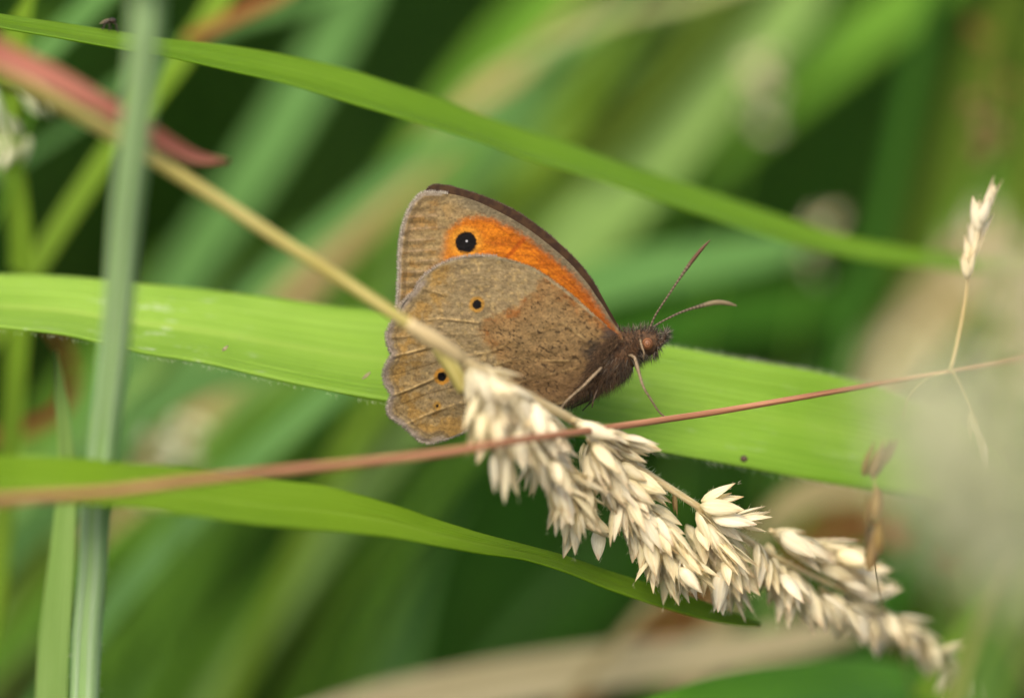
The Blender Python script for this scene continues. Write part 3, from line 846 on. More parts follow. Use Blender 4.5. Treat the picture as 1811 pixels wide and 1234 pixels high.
FORANGE = [(322, 385), (338, 300), (350, 268), (385, 232), (430, 205), (490, 192), (560, 206), (640, 246), (720, 300), (800, 362), (880, 432), (945, 505), (1000, 580), (1050, 650), (1090, 700), (1050, 800), (500, 700), (300, 560), (268, 440), (290, 400)]
def fore_col(x, y):
    wob = (fbm(x / 26, y / 26, 11) - .5) * 26
    c_ = np.broadcast_to(lin('7e6a48'), x.shape + (3,)).copy()
    c_ = blend(c_, lin('8f7a52'), sstep(.4, .65, fbm(x / 40, y / 22, 21)) * .8)
    c_ = blend(c_, lin('93703c'), sstep(.5, .7, fbm(x / 60, y / 40, 24)) * sstep(420, 280, x) * .7)
    # grey band under the leading edge
    d, _ = dist_poly(x, y, FORE[:19])
    c_ = blend(c_, lin('6b6049'), sstep(66, 18, d + wob * 1.2) * sstep(300, 480, x))
    sd = sdist(x, y, FORANGE) + wob * .35
    o = np.broadcast_to(lin('b0640e'), x.shape + (3,)).copy()
    o = blend(o, lin('934c0a'), sstep(.42, .62, fbm(x / 70, y / 30, 31)) * .7)
    o = blend(o, lin('8a480e'), sstep(760, 1010, x) * .75)
    o = blend(o, lin('bd761e'), sstep(640, 420, x) * sstep(180, 320, y) * .55)
    # brown upper rim of the orange field, dark cross-line, fine veins
    o = blend(o, lin('8a4a18'), sstep(34, 6, sd) * sstep(360, 480, x) * sstep(300, 240, y - (x - 480) * .7) * .75)
    d, _ = dist_poly(x, y, [(690, 282), (655, 318), (612, 366)])
    o = blend(o, lin('853806'), sstep(15, 3, d + wob * .2) * .75)
    for v in ([(500, 300), (700, 330), (900, 500), (1060, 680)], [(520, 345), (720, 365), (930, 540), (1065, 690)], [(560, 235), (740, 340), (960, 560), (1075, 690)]):
        d, _ = dist_poly(x, y, v); o = blend(o, lin('8d470c'), sstep(7, 1, d) * .55)
    o = blend(o, lin('7a3a0a'), sstep(.66, .74, fbm(x / 12, y / 12, 41)) * sstep(720, 900, x) * .6)
    c_ = blend(c_, o, sstep(-16, 22, sd + (fbm(x / 8, y / 8, 42, 2) - .5) * 24) * sstep(300, 380, x + wob * 2))
    c_ = blend(c_, lin('8a5522'), sstep(-20, 20, sd) * sstep(420, 320, x) * .45)
    s, m = fore_stripes(x, y)
    c_ = blend(c_, lin('574628'), sstep(.1, 1.0, -s) * m * .55 * sstep(.25, .65, fbm(x / 45, y / 18, 23)))
    c_ = blend(c_, lin('a18868'), sstep(.7, 1.0, s) * m * .5 * sstep(.25, .6, fbm(x / 30, y / 30, 25)))
    # eyespot
    ex, ey = x - 437, (y - 305) * 1.03
    r = np.hypot(ex, ey) + (fbm(x / 9, y / 9, 51) - .5) * 7
    c_ = blend(c_, lin('bf8228'), sstep(84, 52, r) * .75)
    c_ = blend(c_, lin('0a0706'), sstep(52, 40, r + (fbm(x / 5, y / 5, 53, 2) - .5) * 8))
    r2 = np.hypot(x - 440, y - 300); c_ = blend(c_, lin('d8d8dc'), sstep(7, 2, r2) * .6)
    # margin fringe
    d, _ = dist_poly(x, y, FORE[25:] + FORE[:2])
    c_ = blend(c_, lin('8a8072'), sstep(17, 6, d) * .8)
    c_ = blend(c_, lin('4a3c28'), sstep(14, 4, np.abs(d - 26)) * .45)
    fl = fbm(x / 7, y / 7, 61, 2)
    mo = .72 + .56 * fbm(x / 17, y / 13, 66, 3)
    return c_ * ((.66 + .68 * fl) * mo * np.where(sdist(x, y, FORANGE) > 0, .86, .80))[..., None]

def fore_relief(x, y):
    s, m = fore_stripes(x, y)
    return s * m * .00006 + (fbm(x / 50, y / 30, 71) - .5) * .00024

BASAL = [(770, 440), (738, 472), (728, 500), (700, 528), (668, 555), (655, 576), (610, 588), (585, 604), (540, 612), (508, 632), (494, 668), (502, 705), (520, 735), (545, 760), (572, 800), (600, 850), (620, 900), (610, 960), (590, 1040), (800, 1010), (1000, 880), (1100, 700)]
VEINS = [([(122, 784), (200, 765), (282, 744), (330, 742)], 1.0), ([(122, 948), (210, 915), (300, 876), (345, 845)], 1.0), ([(186, 1066), (260, 1030), (330, 1003), (420, 974)], .8), ([(262, 630), (330, 622), (490, 640)], .75), ([(262, 498), (310, 512), (372, 532)], .7),
         ([(430, 780), (540, 764), (600, 735)], .6), ([(560, 818), (640, 795), (740, 800), (900, 802)], .6), ([(840, 640), (900, 685), (965, 735)], .6), ([(120, 700), (200, 700), (330, 690), (500, 690)], .35), ([(400, 990), (520, 940), (700, 880), (900, 830)], .4)]
DARKV = [[(130, 862), (200, 842), (340, 800)], [(150, 990), (260, 945), (420, 900)], [(110, 712), (180, 705), (280, 690)]]
def hind_col(x, y):
    wob = (fbm(x / 22, y / 22, 12) - .5)
    n1 = fbm(x / 34, y / 34, 22); n2 = fbm(x / 9, y / 9, 32, 3)
    c_ = np.broadcast_to(lin('857453'), x.shape + (3,)).copy()
    c_ = blend(c_, lin('7b6a4c'), sstep(.42, .6, n1) * .85)
    c_ = blend(c_, lin('a08858'), sstep(.56, .72, fbm(x / 14, y / 14, 44)) * .6)
    dm, _ = dist_poly(x, y, HIND[13:39])
    c_ = blend(c_, lin('94702e'), sstep(170, 80, dm + wob * 70) * sstep(20, 50, dm) * (.2 + .42 * sstep(.4, .6, n1)))
    sd = sdist(x, y, BASAL) + wob * 34
    b = np.broadcast_to(lin('6f5a3a'), x.shape + (3,)).copy()
    b = blend(b, lin('7d6440'), sstep(.42, .62, fbm(x / 40, y / 30, 52)) * .7)
    b = blend(b, lin('584229'), sstep(740, 990, y + .25 * (x - 600)) * .8)
    b = blend(b, lin('7e5a30'), sstep(110, 10, sd) * sstep(860, 700, y) * .35)
    b = blend(b, lin('7d4a1a'), sstep(46, 4, sd + wob * 40) * sstep(800, 680, y) * sstep(.3, .6, n1) * .8)
    c_ = blend(c_, b, sstep(-16, 18, sd + (n2 - .5) * 22))
    # dark strigae
    ang = x * .80 + y * .60; acr = -x * .60 + y * .80
    st = vnoise(ang / 16, acr / 6.5, 62) * .6 + vnoise(x / 9, y / 9, 63) * .4
    base_d = sstep(-20, 60, sd)
    c_ = blend(c_, lin('2c2012'), sstep(.66, .78, st) * (.18 + .62 * base_d))
    st2 = vnoise(x / 7, y / 5, 64)
    c_ = blend(c_, lin('3a2a18'), sstep(.72, .9, st2) * (.2 + .4 * base_d))
    # dark, bluish scales at the base
    rb = np.hypot((x - 985), (y - 765) * 1.3)
    c_ = blend(c_, lin('1d1a18'), sstep(95, 20, rb + wob * 70) * .85)
    rb = np.hypot((x - 1050), (y - 690))
    c_ = blend(c_, lin('2c2a2a'), sstep(60, 10, rb + wob * 50) * .8)
    for v, k in VEINS:
        d, s = dist_poly(x, y, v)
        kv = k * sstep(.25, .6, fbm(x / 25, y / 25, 68)) * (1 - .55 * base_d)
        c_ = blend(c_, lin('b59a68'), sstep(6.0, 1.5, d) * kv * .85)
        c_ = blend(c_, lin('4e3c20'), sstep(8, 2, np.abs(d - 9)) * (s > 0) * kv * .6)
    for v in DARKV:
        d, _ = dist_poly(x, y, v); c_ = blend(c_, lin('5a4626'), sstep(5, 1.5, d) * .6)
    for ex, ey, r0, r1, col in ((483, 566, 19, 31, '98702c'), (336, 868, 19, 32, 'a87628'), (316, 990, 7, 15, '9a7430')):
        r = np.hypot(x - ex, (y - ey) * .98) + (n2 - .5) * 7
        c_ = blend(c_, lin(col), sstep(r1 + 7, r1 - 4, r) * .95)
        c_ = blend(c_, lin('080605'), sstep(r0 + 3, r0 - 3, r))
    c_ = blend(c_, lin('7d7268'), sstep(27, 9, dm + wob * 22) * .75)
    c_ = blend(c_, lin('9a8f80'), sstep(7, 2, dm) * .45)
    c_ = blend(c_, lin('4c3e2a'), sstep(9, 2, np.abs(dm - 34 + wob * 12)) * .4)
    d, _ = dist_poly(x, y, HIND[2:14]); c_ = blend(c_, lin('85795f'), sstep(12, 4, d) * .7)
    fl = fbm(x / 6, y / 6, 65, 2)
    mo = .66 + .68 * fbm(x / 16, y / 14, 67, 3)
    return c_ * ((.70 + .60 * fl) * mo * (.80 + .14 * sstep(-30, 30, sd)))[..., None]

def hind_relief(x, y):
    r = (fbm(x / 60, y / 40, 72) - .5) * .00042
    for v, k in VEINS:
        d, s = dist_poly(x, y, v); r = r + np.exp(-(d / 8) ** 2) * .00011 * k
    dm, _ = dist_poly(x, y, HIND[13:39])
    return r + np.sin(y / 24.0) * .00011 * sstep(150, 30, dm)

def far_col(x, y):
    c_ = np.broadcast_to(lin('33241a'), x.shape + (3,)).copy()
    c_ = blend(c_, lin('43301f'), sstep(.4, .6, fbm(x / 20, y / 20, 81)))
    return c_
zero = lambda x, y: np.zeros_like(x)

foot = P(1175, 739, -.0012)
bf = thing('butterfly', foot, 'brown butterfly with closed wings, orange patch and black eyespots, perched on the stalk', 'butterfly')
WM = attr_mat('wing_scales', rough=.8, transl=.12, noise_amt=.14, scale=14000, bdist=.00004, spec=.15)
def wing(name, me, lab=None):
    o = obj(name, me, WM, bf)
    s_ = o.modifiers.new('thickness', 'SOLIDIFY'); s_.thickness = .00006; s_.offset = 0
    if lab: o['label'] = lab
    return o
w1 = wing('hindwing', wing_mesh('hindwing_underside', HIND, (560, 730), z_hind, hind_col, hind_relief), 'mottled brown hindwing with small ringed eyespots')
w2 = wing('forewing', wing_mesh('forewing_underside', FORE, (560, 470), z_fore, fore_col, fore_relief, 150, 640), 'forewing with orange field and large black eyespot with white pupil')
w3 = wing('forewing', wing_mesh('forewing_far', FAR, (560, 450), z_far, far_col, zero, 50, 300), 'dark brown inner face of the far forewing showing along the top edge')
HIN2 = (np.array(HIND) - np.array(BASE)) * .96 + np.array(BASE)
w4 = wing('hindwing', wing_mesh('hindwing_far', [tuple(v) for v in HIN2], (560, 730), z_farh, far_col, zero, 40, 300))

def fringe(parent, poly, z_of, n, length, lo, hi, colours, jitter=.5):
    s = dens(poly, 900); a, b = int(lo * len(s)), int(hi * len(s))
    i = rng.integers(a, b, n) % len(s)
    c0 = s.mean(0); t = s[(i + 3) % len(s)] - s[i - 3]
    nrm = np.stack([t[:, 1], -t[:, 0]], 1); nrm /= np.linalg.norm(nrm, axis=1)[:, None]
    nrm *= np.where(((s[i] - c0) * nrm).sum(1) < 0, -1, 1)[:, None]
    r0 = s[i] - nrm * 2; x, y = r0.T
    R0 = P(kx(x), ky(y), z_of(x, y) - .00002)
    d = nrm[:, 0:1] * RIGHT - nrm[:, 1:2] * UP + rng.normal(0, jitter, (n, 3)) * .5
    cl = np.array([lin(c_) for c_ in colours])[rng.integers(0, len(colours), n)]
    return hairs('fringe', R0, d, length * rng.uniform(.5, 1.1, n), np.full(n, .00003), rng.normal(0, .00003, (n, 3)), FUR, parent, np.column_stack([cl, np.ones(n)]))
FUR = attr_mat('scale_fringe_and_fur', rough=.7, transl=.15, noise_amt=.1, spec=.3)
fringe(w1, HIND, z_hind, 2600, .00042, .22, .80, ['9a8f80', 'b3a898', '7d7264', '8d8272'])
fringe(w2, FORE, z_fore, 1500, .00038, .66, 1.04, ['a39a8a', 'b8b0a0', '8a8072'])
fringe(w3, FAR, z_far, 900, .00022, .92, 1.35, ['3a2a1e', '55453a', '6a5c4c'])
fringe(w1, HIND, z_hind, 900, .00022, .02, .24, ['8a7a58', '6c5c40', '9a8a6a'])

# body: abdomen, thorax and head as one skin
SP = np.array([(868, 752, 5, 0), (885, 746, 11, 0), (915, 732, 17, 0), (950, 714, 21, 0), (985, 694, 25, 0), (1015, 677, 29, 0), (1045, 658, 36, 0), (1072, 640, 40, 0), (1095, 624, 37, 0), (1112, 613, 30, 0), (1126, 607, 23, 0), (1138, 605, 24, 0), (1150, 605, 24, 0), (1160, 605, 19, 0), (1168, 606, 11, 0), (1172, 606, 3, 0)], float)
q = spline(SP, 70)
CC = P(q[:, 0], q[:, 1], 0 * q[:, 0]); R = np.maximum(q[:, 2], 1.5) * MPP
V, F, uv = tube_arrays(CC, R, 28)
y_ = (V - TGT) @ UP
M['body'] = plain_mat('body_brown', '3a2a1c', '5c432c', scale=3000, rough=.8, bdist=.0002)
body = obj('body', mesh_from('body', V, F, uv), M['body'], bf)

# fur
nf = 9000
i = np.clip(rng.beta(2.6, 1.5, nf) * 68, 2, 67).astype(int)
a = rng.uniform(0, 2 * math.pi, nf)
T = tangents(CC)
N1 = unit(np.cross(T, FWD)); N2 = np.cross(T, N1)
out = np.cos(a)[:, None] * N1[i] + np.sin(a)[:, None] * N2[i]
root = CC[i] + out * R[i][:, None] * .96
hd = i > 52
d = out - T[i] * np.where(hd, -.25, .9)[:, None] + rng.normal(0, .3, (nf, 3))
Ln = np.where(hd, rng.uniform(.0004, .0012, nf), rng.uniform(.0005, .0014, nf))
pal = np.array([lin(h) for h in ('5a4c3e', '6e5e4c', '483c30', '725f46', '3a3632', '948a7a', '282523')])
pi = rng.choice(7, nf, p=[.26, .18, .2, .12, .12, .05, .07])
pi = np.where(hd & (rng.random(nf) < .4), rng.choice([4, 6, 5], nf), pi)
pc = pal[pi]
# rusty patch behind the head, dark tuft over the wing base
px_, py_, _ = to_px(root)
pc = np.where(((np.hypot(px_ - 1105, py_ - 612) < 22) & (rng.random(nf) < .7))[:, None], lin('6a4c32'), pc)
pc = np.where(((np.hypot(px_ - 1062, py_ - 612) < 18) & (rng.random(nf) < .7))[:, None], lin('24262a'), pc)
pc = np.where(((np.hypot(px_ - 1072, py_ - 675) < 26) & (rng.random(nf) < .55))[:, None], lin('6f543c'), pc)
kp = ~((np.hypot(px_ - 1146, py_ - 608) < 17) & ((root - CAM) @ FWD < FOCUS))
root, d, Ln, pc = root[kp], d[kp], Ln[kp], pc[kp]; nf = len(root)
hairs('fur', root, d, Ln, np.full(nf, .00002), -UP * rng.uniform(0, .0003, (nf, 1)) + rng.normal(0, .0001, (nf, 3)), FUR, body, np.column_stack([pc, np.ones(nf)]))
# long hair-scales lying over the wing base
nb = 2600
eb = spline([(1075, 705), (1040, 740), (1005, 785), (978, 835), (955, 882), (925, 925), (885, 962)], 200)
ib = rng.integers(0, 200, nb)
bx = eb[ib, 0] + rng.normal(-4, 15, nb); by = eb[ib, 1] + rng.normal(-2, 13, nb)
hairs('wing_base_hair', P(kx(bx), ky(by), z_hind(bx, by) - .00005), -RIGHT * .6 - UP * .5 + rng.normal(0, .4, (nb, 3)) - FWD * .25, rng.uniform(.0003, .0009, nb), np.full(nb, .00002), rng.normal(0, .00008, (nb, 3)), FUR, w1,
      np.column_stack([np.array([lin(h) for h in ('4a3a2a', '6b5138', '33291f', '7d6246')])[rng.integers(0, 4, nb)], np.ones(nb)]))

# eye: low dome with concentric rings
t = NT('compound_eye')
at = t.n('Attribute', attribute_name='ring')
col = t.mix(t.ramp(t.math('SINE', t.math('MULTIPLY', at.outputs['Fac'], 21.0)), -.6, .6), rgba('553420'), rgba('7e5638'))
EYE = t.finish(col, .45, spec=.25)
nr, na = 12, 28
rr = np.linspace(0, 1, nr); aa = np.linspace(0, 6.2832, na, endpoint=False)
ex = 1145 + rr[:, None] * 12.5 * np.cos(aa)[None]; ey = 608 + rr[:, None] * 13.5 * np.sin(aa)[None]
ez = -23.0 * MPP - (1 - rr[:, None] ** 2) * 9 * MPP + 0 * ex + (rr[:, None] ** 6) * 8 * MPP
obj('eye', mesh_from('eye', P(ex, ey, ez).reshape(-1, 3), grid_faces(nr, na, True), None, {'ring': ('FLOAT', np.broadcast_to(rr[:, None], ex.shape).ravel())}), EYE, body)
ez2 = -ez
obj('eye', mesh_from('eye_far', P(ex, ey, ez2).reshape(-1, 3), grid_faces(nr, na, True)[:, ::-1], None, {'ring': ('FLOAT', np.broadcast_to(rr[:, None], ex.shape).ravel())}), EYE, body)

# palps: furry, pointing forward and up
for zz in (-.0006, .0006):
    q = spline([(1158, 612, zz), (1168, 606, zz), (1175, 596, zz), (1179, 586, zz)], 10)
    C2 = P(q[:, 0], q[:, 1], q[:, 2])
    pl = tube('palp', C2, np.array([5, 6, 6, 6, 5.5, 5, 4, 3, 2, .6]) * MPP, M['body'], bf, sides=8)
    n_ = 330; i = rng.integers(0, 9, n_)
    dd = rng.normal(0, 1, (n_, 3)) - FWD * .2 + RIGHT * .5 + UP * .45
    dd = unit(dd); cl = pal[rng.choice([4, 6, 5, 0], n_)]
    hairs('palp_fur', C2[i] + dd * 4 * MPP, dd, rng.uniform(.0003, .0010, n_), np.full(n_, .00002), UP * rng.uniform(0, .0002, (n_, 1)), FUR, pl, np.column_stack([cl, np.ones(n_)]))

# antennae: ringed shafts thickening into slim clubs
def antenna(pts, rads, club):
    t_ = NT('antenna_rings_' + club)
    uv_ = t_.n('TexCoord').outputs['UV']; sp = t_.n('SeparateXYZ'); t_.l(uv_, sp.inputs[0])
    w_ = t_.math('SINE', t_.math('MULTIPLY', sp.outputs[0], 155.0))
    col_ = t_.mix(t_.ramp(w_, -.2, .6), rgba('4c3e2e'), rgba('6c604c'))
    L_ = sum(math.dist(a_[:2], b_[:2]) for a_, b_ in zip(pts[:-1], pts[1:])) * MPP * 100
    col_ = t_.mix(t_.ramp(sp.outputs[0], L_ * .66, L_ * .78), col_, rgba(club))
    m_ = t_.finish(col_, .6, spec=.3)
    q_ = spline(pts, 60)
    r_ = np.interp(np.linspace(0, 1, 60), np.linspace(0, 1, len(rads)), rads) * MPP
    tube('antenna', P(q_[:, 0], q_[:, 1], q_[:, 2]), r_, m_, bf, sides=9)
antenna([(1148, 583, -.0005), (1160, 556, -.0010), (1185, 518, -.0016), (1212, 478, -.0022), (1236, 446, -.0026), (1256, 424, -.0028)], [2.2, 1.7, 1.7, 1.8, 2.0, 2.2, 3.4, 3.6, 3.2, .8], '543a28')
antenna([(1150, 582, .0005), (1170, 569, .0012), (1205, 552, .0022), (1240, 541, .0032), (1265, 535, .0038), (1285, 536, .0042), (1303, 541, .0046)], [2.2, 1.7, 1.7, 1.9, 2.2, 2.6, 3.6, 4.6, 4.6, 3.8, 1.2], '75684c')

# legs
M['leg'] = plain_mat('leg_buff', '66573f', '86745c', scale=4000, rough=.7)
M['leg_d'] = plain_mat('leg_dark', '3a3026', '5c4a38', scale=4000, rough=.7)
def leg(pts, r, mat):
    q = spline(pts, 26)
    r_ = np.interp(np.linspace(0, 1, 26), np.linspace(0, 1, len(r)), r) * MPP * .66
    tube('leg', P(q[:, 0], q[:, 1], q[:, 2]), r_, mat, bf, sides=8)
leg([(1112, 628, -.0018), (1122, 632, -.0024), (1129, 655, -.0030), (1138, 684, -.0032), (1150, 704, -.0028), (1164, 726, -.0020), (1176, 737, -.0014), (1184, 741, -.0014)], [4, 5, 4.2, 3.6, 3.0, 2.8, 2.6, 2.0], M['leg'])
leg([(1064, 650, -.0026), (1050, 664, -.0034), (1030, 684, -.0036), (1008, 703, -.0040), (996, 716, -.0046), (990, 726, -.0050)], [4, 4.4, 3.8, 3.2, 2.6, 1.8], M['leg'])
leg([(1132, 600, -.0016), (1135, 612, -.0018), (1139, 624, -.0018), (1138, 636, -.0014)], [3, 3, 2.6, 1.4], M['leg'])
leg([(1060, 680, -.0010), (1054, 694, -.0016), (1049, 710, -.0016), (1047, 720, -.0012)], [4.5, 4, 3, 1.6], M['leg_d'])
leg([(1050, 690, .0010), (1044, 704, .0016), (1030, 712, .0020), (1010, 722, .0020)], [4, 4, 3, 1.6], M['leg_d'])
leg([(1090, 650, .0016), (1080, 676, .0022), (1060, 696, .0024), (1040, 716, .0024), (1030, 726, .0022)], [4, 3.6, 3, 2.4, 1.6], M['leg_d'])

# ------------------------------------------------------------------ tiny fly on the arching leaf
fc = P(190, 50, .0042)
fly = thing('fly', fc, 'tiny dark long-legged fly standing on the arching leaf', 'fly')
M['fly'] = plain_mat('fly_black', '1c1712', '3a2e22', scale=9000, rough=.45)
q = spline([(180, 42, .0042, .6), (184, 41, .0042, 2.2), (189, 39, .0042, 2.6), (193, 37, .0042, 2.4), (197, 36.5, .0042, 4.0), (201, 37, .0042, 3.6), (204, 37.5, .0042, 2.9), (206, 38, .0042, .6)], 30)
tube('body', P(q[:, 0], q[:, 1], q[:, 2]), np.maximum(q[:, 3] * 1.25, .3) * MPP, M['fly'], fly, sides=10)
M['fly_wing'] = plain_mat('fly_wing', '6a5a48', '8a7a64', scale=9000, transl=.6)
for zz in (.0041, .0043):
    A, B = blade_edges([(199, 35, zz), (190, 36, zz), (181, 40, zz), (176, 43, zz)], [1, 5, 4.5, .6], zz, .5, 12)
    ribbon('wing', A, B, M['fly_wing'], fly, m=5, fold=.05, thick=.00001)
for x0, xk, xf, zz in ((195, 193, 193, .0038), (191, 186, 181, .0038), (199, 206, 209, .0038), (195, 196, 197, .0046), (190, 184, 178, .0046), (199, 204, 206, .0046)):
    yf = 57 - (200 - xf) * .16 - (3 if zz > .004 else 0)
    q = spline([(x0, 41, .0042), (xk, 43, zz), ((xk + xf) / 2, 49, zz), (xf, yf, zz)], 12)
    tube('leg', P(q[:, 0], q[:, 1], q[:, 2]), np.linspace(1.2, .8, 12) * MPP, M['fly'], fly, sides=6)

# ------------------------------------------------------------------ debris lying on the broad leaf
for x, y, l_, lab in ((648, 664, 15, 'tiny straw coloured husk lying on the broad leaf left of the wing'), (398, 616, 11, 'pale bent husk fragment lying on the broad leaf near the grey-green stem')):
    A, B = blade_edges([(x - l_ * .5, y + l_ * .4, .0045), (x, y, .0042), (x + l_ * .5, y - l_ * .45, .0045)], [1.5, 5, 1], .0043, .3, 10)
    o = ribbon('husk', A, B, M['straw'], None, m=5, fold=.3, thick=.0001)
    place_origin(o); tag(o, lab, 'husk')
q = spline([(1310, 811, .0075), (1316, 811, .0072), (1322, 812, .0075)], 12)
o = tube('seed_speck', P(q[:, 0], q[:, 1], q[:, 2]), np.array([.5, 3, 4.5, 5.5, 6, 6.5, 6, 5.5, 5, 4, 2.5, .5]) * MPP, M['leg_d'], None, sides=8)
place_origin(o); tag(o, 'small dark speck on the lower edge of the broad leaf', 'speck')

# ------------------------------------------------------------------ brown seed spikes at the right
def spike(label, path, n, meshes, length, dz, r0=.00022, ang_j=18, name='brown_seed_spike', fat=1.0, mat=None, cat='grass seed head', group=None, spread=6, rootside=True, reach=.08):
    p = np.asarray(path, float)
    q = spline(np.column_stack([p, np.interp(np.linspace(0, 1, len(p)), np.linspace(0, 1, len(dz)), dz)]), 40)
    pts = P(q[:, 0], q[:, 1], q[:, 2])
    ext = spline(np.vstack([pts[0], root_path(pts[0], unit(pts[0] - pts[3]), reach)]), 16)[1:][::-1]
    full = np.vstack([ext, pts])
    t_ = thing(name, full[0], label, cat, group)
    tube('stem', full, np.interp(np.arange(len(full)), [0, len(ext), len(full)], [r0 * 1.6, r0, r0 * .4]), mat or M['straw_thin'], t_, sides=7)
    return t_, q
sp_, q = spike('brown twisted seed spike standing in front of the broad leaf tip', [(1640, 1330), (1600, 1180), (1556, 1050), (1542, 930), (1545, 870), (1552, 800), (1566, 775)], 0, SPK_B, 0, (.05, .03, .008, -.010, -.012, -.013, -.013), .0001)
for x0, y0, x1, y1, f_ in [(1526, 842, 1556, 776, 1.15), (1556, 826, 1582, 772, 1.1), (1540, 846, 1568, 786, .9), (1545, 925, 1554, 858, 1.1), (1536, 935, 1540, 872, 1.0), (1546, 1000, 1540, 918, 1.0), (1536, 1012, 1548, 945, 1.0), (1550, 985, 1556, 915, .9)]:
    spik_px(sp_, x0, y0, x1, y1, -.0125 + rng.normal(0, .0005), [SPK_B[0]] * 4, fat=f_)

# ------------------------------------------------------------------ out-of-focus plants close to the lens, at the right
M['fg'] = leaf_mat('leaf_pale_near', '6c963c', '86ac58', tcol='90b858', transl=.4, lines=16)
def blade(name, label, pts, widths, dz, mat, tilt=.5, group=None, reach=.14, tip=True, m=7, fold=.12, root='start'):
    A, B = blade_edges(pts, widths, dz, tilt)
    if root: A, B = add_root(A, B, reach, start=(root == 'start'))
    base = A[-1] if root == 'end' else A[0]
    t_ = thing(name, base, label, 'leaf', group)
    ribbon('blade', A, B, mat, t_, m=m, fold=fold)
    return t_
t_, q = spike('pale greyish green fluffy seed head blurred close in front of the broad leaf tip', [(1990, 1500), (1900, 1250), (1800, 1040), (1730, 900), (1680, 790), (1655, 720)], 0, SPK_P, 0, (-.14, -.15), .0005, name='pale_seed_head')
for k in range(250):
    i = rng.integers(25, 39); b = q[i]
    x = b[0] + rng.normal(0, 58); y = b[1] + rng.normal(0, 50)
    put_spikelet(t_, P(x, y, b[2] + rng.normal(0, .008)), px_dir(rng.normal(-60, 50), rng.normal(0, .4)), rng.uniform(46, 70) * MPP, SPK_P, 1.1)
t_, q = spike('straw tinted fluffy seed head blurred close in front of the reddish stalk end', [(2120, 1300), (1990, 960), (1880, 700), (1825, 560), (1800, 430)], 0, SPK, 0, (-.11, -.12), .0004, name='pale_seed_head')
for k in range(52):
    b = q[rng.integers(22, 39)]
    put_spikelet(t_, P(b[0] + rng.normal(0, 40), b[1] + rng.normal(0, 44), b[2] + rng.normal(0, .007)), px_dir(rng.normal(-70, 50), rng.normal(0, .4)), rng.uniform(44, 64) * MPP, SPK, 1.1)
blade('near_grass_blade', 'soft blurred light green blade rising close to the lens below the pale seed head', [(1690, 1500), (1735, 1250), (1780, 1060), (1830, 860), (1870, 720)], [70, 96, 90, 60, 10], (-.10, -.13), M['fg'])
blade('near_grass_blade', 'blurred yellowish blade leaning right, close to the lens beside the pale seed head', [(1630, 1450), (1680, 1240), (1740, 1060), (1830, 860), (1900, 740)], [22, 26, 22, 16, 4], (-.045, -.06), leaf_mat('leaf_yellowish', '9a9a4c', 'b8b070', tcol='c0b860'))

